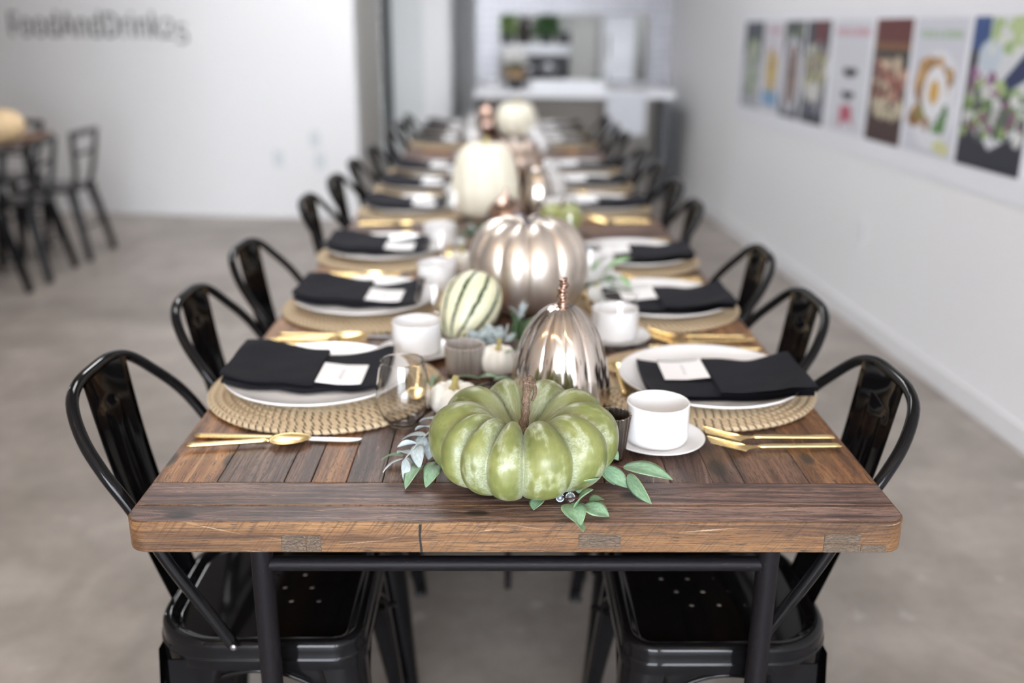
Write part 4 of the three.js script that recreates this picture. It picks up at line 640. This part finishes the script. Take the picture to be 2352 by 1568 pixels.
// ---------------------------------------------------------------- posters on the right wall
{
  struct('trim_2', rbox(0.006, 0.70, 4.15, 0.002), std({ color: new THREE.Color(0.78, 0.79, 0.83), roughness: 0.6 }), onRight(-3.72, 1.165, 0.0032), RW);
  const W = 192, H = 272;
  const draw = (seed, bg, fn) => { const c = document.createElement('canvas'); c.width = W; c.height = H; const g = c.getContext('2d'), R = rngOf(seed); g.fillStyle = bg; g.fillRect(0, 0, W, H); fn(g, R); g.fillStyle = 'rgba(150,150,158,0.20)'; g.fillRect(0, 0, W, H); const t = new THREE.CanvasTexture(c); t.colorSpace = THREE.SRGBColorSpace; return t; };
  const el = (g, x, y, rx, ry, col) => { g.fillStyle = col; g.beginPath(); g.ellipse(x, y, rx, ry, 0, 0, 7); g.fill(); };
  const dabs = (g, R, n, x0, y0, x1, y1, r, cols) => { for (let i = 0; i < n; i++) el(g, x0 + R() * (x1 - x0), y0 + R() * (y1 - y0), r * (0.5 + R()), r * (0.5 + R()), cols[Math.floor(R() * cols.length)]); };
  const title = (g, col, y = 34, s = 21) => { g.fillStyle = col; g.font = `bold ${s}px sans-serif`; g.textAlign = 'center'; g.fillText('FOOD & DRINK', W / 2, y, W - 16); };
  const P = [
    ['green asparagus plate poster, farthest on the right wall', -5.61, -5.20, (g, R) => { g.fillStyle = '#3a4048'; g.fillRect(0, 0, W, 110); el(g, 96, 170, 84, 112, '#b9bcc0'); dabs(g, R, 60, 50, 60, 150, 230, 12, ['#7f9a5a', '#a7b184', '#5c6b48', '#c9cdb4']); dabs(g, R, 30, 20, 230, 180, 268, 10, ['#8f9298', '#b8bac2']); }, '#6a7078'],
    ['pink and yellow drink poster, second farthest on the right wall', -5.17, -4.83, (g, R) => { title(g, '#c0506a'); dabs(g, R, 70, 60, 90, 140, 215, 14, ['#c9a838', '#b8923a', '#d8c070']); g.fillStyle = '#6f9cc4'; g.fillRect(10, 206, W - 20, 46); dabs(g, R, 12, 30, 40, 160, 90, 8, ['#d8b8c4', '#cfd2da']); }, '#d8d4da'],
    ['dark poster of a round bowl, third farthest on the right wall', -4.80, -4.45, (g, R) => { el(g, 96, 150, 92, 112, '#c4c4cc'); el(g, 100, 150, 52, 86, '#76604e'); dabs(g, R, 50, 64, 80, 136, 220, 11, ['#8a6a50', '#5a4436', '#a58a72', '#7e6a72']); dabs(g, R, 14, 20, 12, 170, 40, 12, ['#4c5c3c', '#6a7458']); }, '#2c3138'],
    ['dark poster with flowers and cakes, fourth from the far end', -4.42, -4.06, (g, R) => { g.fillStyle = '#5c2022'; g.fillRect(70, 0, 90, 62); dabs(g, R, 70, 10, 70, 180, 190, 16, ['#c8c0a0', '#3a4048', '#8c7a86', '#d8d8c8', '#4c5640', '#b8b070']); el(g, 90, 190, 62, 30, '#d2d0c8'); dabs(g, R, 30, 10, 225, 180, 268, 14, ['#20242c', '#989aa6', '#33363e']); }, '#33373e'],
    ['white poster with red title and two black bowls', -4.01, -3.54, (g, R) => { title(g, '#c24a5c', 38, 24); el(g, 104, 122, 36, 15, '#23252b'); el(g, 104, 108, 36, 8, '#dcdce2'); el(g, 104, 178, 32, 14, '#23252b'); el(g, 104, 166, 32, 7, '#dcdce2'); g.fillStyle = '#b8485c'; g.beginPath(); g.moveTo(70, 208); g.lineTo(126, 204); g.lineTo(146, 258); g.lineTo(120, 240); g.lineTo(98, 246); g.lineTo(72, 262); g.fill(); }, '#dcdde4'],
    ['dark brown poster of a meat roast on a board', -3.5, -3.12, (g, R) => { g.fillStyle = '#5a1f1c'; g.fillRect(0, 0, W, 46); g.fillStyle = '#7c4a2c'; g.fillRect(0, 50, W, 18); g.fillStyle = '#2a3028'; g.fillRect(0, 68, W, 26); el(g, 100, 140, 84, 46, '#8c4a40'); dabs(g, R, 60, 30, 96, 176, 170, 13, ['#a05c50', '#7c3a30', '#c89a80', '#5c4a3c', '#d8c0a0']); dabs(g, R, 50, 20, 176, 180, 216, 9, ['#d8ccb0', '#c8b890', '#b0a488']); g.fillStyle = '#3a2420'; g.fillRect(0, 222, W, 50); }, '#3a2622'],
    ['white poster of a fried egg on a plate', -3.09, -2.65, (g, R) => { title(g, '#7fae6c', 40, 22); el(g, 100, 162, 84, 100, '#eceef2'); dabs(g, R, 70, 32, 86, 110, 150, 14, ['#a8783c', '#7a4c26', '#c89a58']); dabs(g, R, 50, 26, 150, 90, 214, 12, ['#b8863c', '#8a5a30', '#5c7a40', '#d0a858']); dabs(g, R, 22, 110, 170, 150, 222, 9, ['#5c8a4a', '#3e6a38']); dabs(g, R, 24, 120, 90, 158, 150, 8, ['#c89a4a', '#8a5c2c']); el(g, 100, 148, 44, 54, '#f4f4f6'); el(g, 98, 146, 18, 24, '#d9a32c'); dabs(g, R, 10, 130, 244, 170, 262, 9, ['#d8d890']); }, '#d8dae2'],
    ['dark blue poster of a mixed salad on white paper, nearest on the right wall', -2.62, -2.17, (g, R) => { g.fillStyle = '#dfe2e6'; g.beginPath(); g.moveTo(40, 0); g.lineTo(W, 0); g.lineTo(W, 190); g.lineTo(96, 236); g.lineTo(14, 170); g.fill(); g.fillStyle = '#22407c'; g.fillRect(0, 0, 52, 60); g.fillStyle = '#18244c'; g.beginPath(); g.moveTo(100, 118); g.lineTo(W, 30); g.lineTo(W, 96); g.lineTo(130, 128); g.fill(); el(g, 60, 70, 34, 30, '#c8d4e0'); dabs(g, R, 26, 60, 10, 160, 60, 12, ['#b8cc8c', '#e4e8d8', '#9cb878']); dabs(g, R, 150, 10, 120, 182, 214, 10, ['#8cae5c', '#c8ccc8', '#7c4a68', '#5c7a44', '#e4e6e2', '#4c5a4c', '#a8c070', '#3c4440']); dabs(g, R, 12, 6, 96, 80, 120, 9, ['#7c4a70', '#98608a']); }, '#20222c'],
  ];
  P.forEach(([label, z0, z1, fn, bg], i) => {
    const t = thing('poster', label, 'poster', onRight((z0 + z1) / 2, 1.183, 0.0068), RW, 'food posters along the right wall');
    const w = Math.abs(z1 - z0);
    const sheet = part('print', new THREE.PlaneGeometry(w, 0.545).rotateY(-Math.PI / 2).translate(-0.0032, 0, 0), std({ map: draw(40 + i, bg, fn), roughness: 0.45 }), t);
    part('backing', box(0.003, 0.545, w, -0.0015, 0, 0), std({ color: 0xdadbe0, roughness: 0.7 }), t); void sheet;
  });
  // wall plates low on the right wall
  const so = thing('wall_outlet', 'small white outlet plate low on the right wall', 'outlet', onRight(-3.4, 0.47, 0.0), RW);
  part('plate', rbox(0.006, 0.115, 0.07, 0.002, -0.0032, 0, 0), std({ color: 0xe6e6ea, roughness: 0.4 }), so); for (const y of [-0.022, 0.022]) part('socket', rbox(0.003, 0.028, 0.026, 0.001, -0.0072, y, 0), std({ color: 0xcfcfd4, roughness: 0.4 }), so);
}
{ // thermostat-like plates low on the text wall
  for (const [x, y, l] of [[-0.33, 0.60, 'upper pale switch plate near the free end of the text wall'], [-0.30, 0.44, 'lower pale switch plate near the free end of the text wall'], [-0.62, 0.45, 'pale outlet plate on the text wall, left of the switch plates']]) {
    const th = thing('wall_plate', l, 'outlet', [-1.08 + x * Math.cos(LWA), y, -6.08 + x * Math.sin(LWA)], -LWA); part('plate', rbox(0.08, 0.12, 0.006, 0.002, 0, 0, 0.0032), std({ color: 0xcfd4d6, roughness: 0.5 }), th); part('toggle', rbox(0.012, 0.03, 0.006, 0.001, 0, 0, 0.008), std({ color: 0xd8dcdc, roughness: 0.4 }), th);
  }
}
{ // lettering on the left wall
  const font = await new FontLoader().loadAsync('fonts/droid/droid_sans_regular.typeface.json');
  const t = thing('wall_lettering', 'dark grey lettering FoodAndDrink25 on the left white wall', 'sign', [-1.08, 0, -6.08], -LWA);
  const m = std({ color: 0x26272b, roughness: 0.6 }), size = 0.172, text = 'FoodAndDrink25'; let w = 0;
  const adv = (ch) => font.data.glyphs[ch].ha / font.data.resolution * size; for (const ch of text) w += adv(ch);
  const k = 1.385 / w; let x = -2.615;
  for (const ch of text) {
    const digit = ch === '2' || ch === '5', g = new TextGeometry(ch, { font, size, depth: 0.004, curveSegments: 5, bevelEnabled: false }); if (digit) g.scale(1, 0.78, 1);
    part('letter', g.scale(k, 1, 1).translate(x, 1.317 - (ch === '5' ? 0.036 : 0), 0.0006), m, t); x += adv(ch) * k;
  }
}

// ---------------------------------------------------------------- kitchen end
const white = std({ color: new THREE.Color(0.80, 0.81, 0.84), roughness: 0.4 }), darkGrey = std({ color: 0x34363a, roughness: 0.5 }), taupe = std({ color: new THREE.Color(0.33, 0.30, 0.27), roughness: 0.7 });
{
  const t = thing('kitchen_counter', 'white topped counter with dark open base below the tiled pass-through', 'counter', [0, 0, 0]);
  part('worktop', rbox(1.66, 0.06, 1.06, 0.006, 0.60, 0.89, -7.42), white, t);
  part('back_panel', box(1.56, 0.852, 0.03, 0.62, 0.428, -7.30), taupe, t);
  part('end_panel', box(0.05, 0.858, 0.88, 1.345, 0.43, -7.42), darkGrey, t); part('end_panel', box(0.05, 0.858, 0.88, -0.19, 0.43, -7.42), darkGrey, t);
  part('base_shelf', box(1.48, 0.03, 0.36, 0.58, 0.32, -7.10), std({ color: 0x8f8f94, roughness: 0.6 }), t);
  part('front_board', rbox(0.33, 0.34, 0.02, 0.003, 1.02, 0.735, -6.878), std({ color: new THREE.Color(0.56, 0.57, 0.61), roughness: 0.5 }), t, 'plain white board hung on the counter front');
  const tr = thing('serving_tray', 'long white serving tray on the counter', 'tray', [0.54, 0.9205, -7.05]); part('tray', merge([rbox(0.64, 0.012, 0.26, 0.004, 0, 0.006, 0), rbox(0.64, 0.07, 0.014, 0.004, 0, 0.04, 0.123), rbox(0.64, 0.07, 0.014, 0.004, 0, 0.04, -0.123), rbox(0.014, 0.07, 0.26, 0.004, 0.313, 0.04, 0), rbox(0.014, 0.07, 0.26, 0.004, -0.313, 0.04, 0)]), white, tr);
  const bw = thing('bowl', 'small white bowl at the left end of the counter', 'bowl', [-0.075, 0.9205, -7.05]); part('body', lathe([[0, 0.002], [0.03, 0.002], [0.05, 0.03], [0.06, 0.07], [0.064, 0.07], [0.055, 0.028], [0.034, 0], [0, 0]].reverse(), 40), white, bw);
  const v = thing('flower_vase', 'dark vase of white flowers on the counter, left of the tray', 'vase', [0.107, 0.9205, -7.0]);
  part('pot', lathe([[0, 0], [0.05, 0], [0.07, 0.03], [0.075, 0.08], [0.065, 0.10], [0.06, 0.10], [0.066, 0.08], [0.06, 0.03], [0, 0.012]], 40), darkGrey, v);
  part('rim_band', lathe([[0.0755, 0.09], [0.085, 0.12], [0.10, 0.165], [0.096, 0.167], [0.08, 0.12], [0.07, 0.09]], 40), std({ color: new THREE.Color(0.36, 0.24, 0.14), roughness: 0.5 }), v, 'brown woven collar');
  const R = rngOf(51), petal = std({ color: new THREE.Color(0.9, 0.89, 0.86), roughness: 0.7 });
  for (let k = 0; k < 26; k++) { const a = R() * 6.28, e = R() * 1.35, r = 0.085, x = Math.cos(a) * Math.cos(e) * r, y = 0.21 + Math.sin(e) * 0.125, z = Math.sin(a) * Math.cos(e) * r; const fl = []; for (let p = 0; p < 6; p++) fl.push(new THREE.SphereGeometry(0.018, 8, 6).scale(1, 0.55, 0.7).translate(0.016, 0, 0).rotateY(p * 1.047)); part('flower', merge([...fl, new THREE.SphereGeometry(0.014, 8, 6).translate(0, 0.006, 0)]).translate(x, y, z), petal, v); }
  part('foliage', merge(Array.from({ length: 14 }, () => { const a = R() * 6.28; return leafGeo([0, 0.14, 0, Math.cos(a) * 0.11, 0.15 + R() * 0.1, Math.sin(a) * 0.11, 0.03]); })), darkLeafMat, v).userData.kind = 'stuff';
  part('stem', tube([[0, 0.02, 0], [0, 0.22, 0]], 0.018, 6, 8), greenTwig, v);
  const pp = thing('potted_plant', 'little dark green potted plant right of the tray', 'plant', [0.80, 0.9205, -7.2]);
  part('pot', lathe([[0, 0], [0.03, 0], [0.04, 0.05], [0.036, 0.05], [0.028, 0.006], [0, 0.006]], 30), darkGrey, pp);
  part('foliage', merge(Array.from({ length: 26 }, () => { const a = R() * 6.28, e = 0.2 + R() * 1.2; return leafGeo([0, 0.045, 0, Math.cos(a) * Math.cos(e) * 0.07, 0.05 + Math.sin(e) * 0.07, Math.sin(a) * Math.cos(e) * 0.07, 0.022]); })), darkLeafMat, pp).userData.kind = 'stuff';
}
{ // seen through the pass-through
  const sh = thing('wall_shelf', 'white wall shelf inside the kitchen opening', 'shelf', [0.36, 0, -9.32]); part('board', rbox(0.86, 0.10, 0.24, 0.004, 0.0, 1.2, 0.13), white, sh); for (const x of [-0.32, 0.32]) part('bracket', box(0.02, 0.1, 0.2, x, 1.10, 0.12), darkGrey, sh);
  const R = rngOf(61), leafy = std({ color: new THREE.Color(0.08, 0.19, 0.06), roughness: 0.6 }), leafy2 = std({ color: new THREE.Color(0.26, 0.38, 0.12), roughness: 0.6 });
  const bush = (label, x, z, y, rx, ry, n, m) => { const t = thing('potted_plant', label, 'plant', [x, y, z]); part('pot', lathe([[0, 0], [0.05, 0], [0.065, 0.09], [0.06, 0.09], [0.048, 0.01], [0, 0.01]], 30), darkGrey, t); part('foliage', merge(Array.from({ length: n }, () => { const a = R() * 6.28, e = R() * 1.5, q = 0.5 + R() * 0.5, c = [Math.cos(a) * Math.cos(e) * rx * q, 0.09 + Math.sin(e) * ry * q, Math.sin(a) * Math.cos(e) * rx * 0.5 * q]; return leafGeo([...c, c[0] + (R() - 0.5) * 0.09, c[1] + (R() - 0.5) * 0.09, c[2] + (R() - 0.5) * 0.06, 0.065]); })), m, t).userData.kind = 'stuff'; part('stem', tube([[0, 0.01, 0], [0.01, 0.2, 0]], 0.008, 8, 6), greenTwig, t); return t; };
  bush('leafy dark green plant on the kitchen shelf', 0.46, -9.2, 1.2505, 0.15, 0.28, 240, leafy); bush('light green plant at the left end of the kitchen shelf', 0.06, -9.2, 1.2505, 0.10, 0.27, 130, leafy2);
  const jug = thing('jug', 'dark brown jug on the shelf between the plants', 'jug', [0.225, 1.2505, -9.16]); part('body', lathe([[0, 0], [0.06, 0], [0.085, 0.08], [0.07, 0.17], [0.045, 0.22], [0.05, 0.27], [0.045, 0.27], [0.04, 0.22], [0, 0.2]], 36), std({ color: 0x2b2320, roughness: 0.4 }), jug); part('handle', tube([[0.045, 0.25, 0], [0.1, 0.22, 0], [0.08, 0.1, 0]], 0.009, 16, 8), std({ color: 0x2b2320, roughness: 0.4 }), jug);
  const sp = thing('speaker', 'black box speaker at the right end of the shelf', 'speaker', [0.64, 1.2505, -9.12]); part('cabinet', rbox(0.13, 0.12, 0.12, 0.006, 0, 0.065, 0), std({ color: 0x0c0c0d, roughness: 0.5 }), sp); part('cone', new THREE.CylinderGeometry(0.042, 0.042, 0.006, 24).rotateX(Math.PI / 2).translate(0, 0.065, 0.0625), darkGrey, sp);
  const fr = thing('refrigerator', 'tall white refrigerator right in the kitchen opening', 'refrigerator', [1.13, 0.0, -8.72]); part('body', rbox(0.30, 1.75, 0.6, 0.012, 0, 0.875, 0), white, fr); const d1 = part('door', rbox(0.29, 1.05, 0.03, 0.008, 0, 0.55, 0.318), white, fr); part('handle', box(0.015, 0.3, 0.02, -0.11, 0.85, 0.343), darkGrey, d1); const d2 = part('door', rbox(0.29, 0.62, 0.03, 0.008, 0, 1.41, 0.318), white, fr); part('handle', box(0.015, 0.2, 0.02, -0.11, 1.25, 0.343), darkGrey, d2);
  const cb = thing('tall_cabinet', 'grey green tall cabinet beside the refrigerator', 'cabinet', [0.83, 0, -9.1]); part('carcass', box(0.26, 2.0, 0.36, 0, 1.0, 0), greyWall, cb); for (const x of [-0.065, 0.065]) { const d = part('door', rbox(0.125, 1.94, 0.02, 0.004, x, 1.0, 0.191), std({ color: new THREE.Color(0.46, 0.46, 0.43), roughness: 0.6 }), cb); part('knob', new THREE.SphereGeometry(0.01, 10, 8).translate(x * 0.4, 1.1, 0.207), silver, d); }
  const wt = thing('work_table', 'dark work table inside the kitchen opening', 'table', [0.40, 0, -8.98]); part('top', rbox(0.56, 0.04, 0.4, 0.004, 0, 0.88, 0), darkGrey, wt); part('back_board', box(0.54, 0.24, 0.02, 0, 1.021, -0.186), darkGrey, wt); for (const x of [-0.25, 0.25]) for (const z of [-0.16, 0.16]) part('leg', box(0.04, 0.859, 0.04, x, 0.4295, z), darkGrey, wt);
  const pot = (l, x, r, h) => { const t = thing('cooking_pot', l, 'pot', [x, 0.9005, -8.98], 0); part('body', lathe([[0, 0], [r, 0], [r, h], [r - 0.004, h], [r - 0.004, 0.004], [0, 0.004]], 36), silver, t); part('lid', lathe([[0.012, h + 0.02], [0, h + 0.022], [0, h + 0.021], [r, h + 0.002], [r, h + 0.0005]].reverse(), 36), silver, t); for (const s of [-1, 1]) part('handle', tube([[s * r, h * 0.8, -0.02], [s * (r + 0.02), h * 0.8, 0], [s * r, h * 0.8, 0.02]], 0.004, 10, 6), silver, t); };
  pot('steel cooking pot, left one on the dark work table', 0.28, 0.07, 0.13); pot('wider steel cooking pot, right one on the dark work table', 0.48, 0.09, 0.15);
}
struct('trim_3', box(0.075, 3.6, 0.075, 0, 1.8, 0), std({ color: 0x23282b, roughness: 0.5, metalness: 0.3 }), [-1.02, 0, -7.62]);

// ---------------------------------------------------------------- the other table at the left
const tableFar = scene.children.find((o) => o.name === 'dining_table_001');
copy(tableFar, [-3.36, 0, -3.05], 0, 'other plank table at the left edge, before the text wall', 'other plank table');
{
  const src = (() => {
    const t = thing('slat_chair', 'low black chair at the left table, farthest one along its right side', 'chair', [0, 0, 0], 0, 'low black chairs at the left table');
    part('seat', rbox(0.36, 0.03, 0.36, 0.012, 0, 0.435, 0, 3), chairMat, t);
    for (const s of [-1, 1]) { part('back_stile', tube([[-0.155, 0.445, s * 0.12], [-0.185, 0.53, s * 0.125], [-0.20, 0.64, s * 0.15], [-0.215, 0.775, s * 0.175]], 0.021, 20, 8, 0.75), chairMat, t); part('leg', tube([[-0.15, 0.44, s * 0.14], [-0.20, 0.2, s * 0.17], [-0.235, 0.005, s * 0.19]], (q) => 0.030 - 0.008 * q, 12, 8), chairMat, t); part('leg', tube([[0.14, 0.44, s * 0.14], [0.17, 0.2, s * 0.165], [0.19, 0.005, s * 0.18]], (q) => 0.030 - 0.008 * q, 12, 8), chairMat, t); }
    part('top_rail', tube([[-0.215, 0.772, -0.185], [-0.228, 0.776, 0], [-0.215, 0.772, 0.185]], 0.019, 14, 8), chairMat, t);
    part('cross_bar', tube([[-0.197, 0.65, -0.145], [-0.205, 0.65, 0], [-0.197, 0.65, 0.145]], 0.012, 12, 8), chairMat, t);
    part('stretcher', tube([[-0.2, 0.2, -0.165], [-0.2, 0.2, 0.165]], 0.008, 4, 8), chairMat, t); part('stretcher', tube([[0.165, 0.2, -0.16], [0.165, 0.2, 0.16]], 0.008, 4, 8), chairMat, t);
    return t;
  })();
  src.position.set(-2.80, 0, -4.84); src.rotation.y = Math.PI;
  copy(src, [-2.82, 0, -4.30], Math.PI + 0.04, 'low black chair at the left table, middle one along its right side'); copy(src, [-2.84, 0, -3.74], Math.PI - 0.05, 'low black chair at the left table, cut off by the picture edge'); copy(src, [-3.30, 0, -5.2], -Math.PI / 2 - 0.1, 'low black chair standing at the far end of the left table');
  const t = thing('pumpkin', 'straw coloured pumpkin on the table at the left edge', 'pumpkin', [-2.86, TOP + 0.0005, -4.32]);
  part('body', gourd({ profile: oblate(0.16, 0.19, 0.6, 0.02, 0.04, 0.006), seams: evenSeams(11, 33, 0.2), depth: 0.08, nu: 130, nv: 40, tall: 0.01 }), phy({ color: new THREE.Color(0.74, 0.55, 0.32), roughness: 0.5 }), t); part('stem', tube([[0, 0.17, 0], [0.004, 0.20, 0], [0.014, 0.215, 0]], (q) => 0.012 * (1 - 0.5 * q), 12, 10), stemMat, t);
  const pl = scene.children.find((o) => o.name === 'dinner_plate'); copy(pl, [-3.02, TOP + 0.0005, -4.02], 0, 'white plate on the left table beside the straw pumpkin', 'left table plate');
}

// ---------------------------------------------------------------- lamps: warm bulbs on a cord behind the camera, a panel in the kitchen
{
  const bulbMat = std({ color: 0xffe2b0, emissive: new THREE.Color(1.0, 0.62, 0.28), emissiveIntensity: 14, roughness: 0.3 }), cord = std({ color: 0x111111, roughness: 0.7 });
  for (let i = 0; i < 9; i++) {
    const x = -3.4 + i * 0.55, y = 2.75 - 0.1 * Math.sin(i * 1.1), z = 0.3 + i * 0.24;
    const t = thing('pendant_bulb', 'bare warm bulb hanging on a black cord from the ceiling', 'lamp', [x, y, z], 0, 'warm pendant bulbs');
    part('cord', new THREE.CylinderGeometry(0.003, 0.003, 3.6 - y - 0.06, 6).translate(0, (3.6 - y + 0.06) / 2, 0), cord, t); part('socket', new THREE.CylinderGeometry(0.016, 0.018, 0.05, 12).translate(0, 0.05, 0), cord, t);
    part('bulb', lathe([[0, -0.045], [0.02, -0.04], [0.03, -0.02], [0.03, 0], [0.018, 0.025], [0.012, 0.03]], 20), bulbMat, t);
    const l = new THREE.PointLight(new THREE.Color(1.0, 0.72, 0.42), 0.5); l.position.set(x, y - 0.01, z); l.castShadow = true; l.shadow.radius = 1.2; scene.add(l);
  }
  [-2.6, -4.7].forEach((z, i) => {
    const q = thing('ceiling_panel', ['white light panel over the front dining tables', 'white light panel over the far end of the table row'][i], 'lamp', [-0.9, 3.5, z]);
    part('frame', rbox(1.26, 0.06, 1.06, 0.008), white, q); part('diffuser', box(1.2, 0.004, 1.0, 0, -0.032, 0), std({ color: 0xffffff, emissive: 0xffffff, emissiveIntensity: 2 }), q); part('hanger', box(0.05, 0.067, 0.05, 0, 0.0635, 0), white, q);
    const a = new THREE.RectAreaLight(new THREE.Color(0.97, 0.985, 1.0), i ? 10 : 9, 1.2, 1.0); a.position.set(-0.9, 3.46, z); a.lookAt(-0.9, 0, z); scene.add(a);
  });
  const p = thing('ceiling_panel', 'white light panel on the kitchen ceiling', 'lamp', [0.6, 2.9, -8.6]); part('frame', rbox(1.2, 0.05, 0.6, 0.008), white, p); part('diffuser', box(1.12, 0.004, 0.52, 0, -0.027, 0), std({ color: 0xffffff, emissive: 0xffffff, emissiveIntensity: 2 }), p);
  part('hanger', box(0.03, 0.675, 0.03, 0, 0.3625, 0), white, p);
  const l = new THREE.RectAreaLight(0xffffff, 6, 1.1, 0.5); l.position.set(0.6, 2.865, -8.6); l.lookAt(0.6, 0, -8.6); scene.add(l);
}
renderer.render(scene, camera);
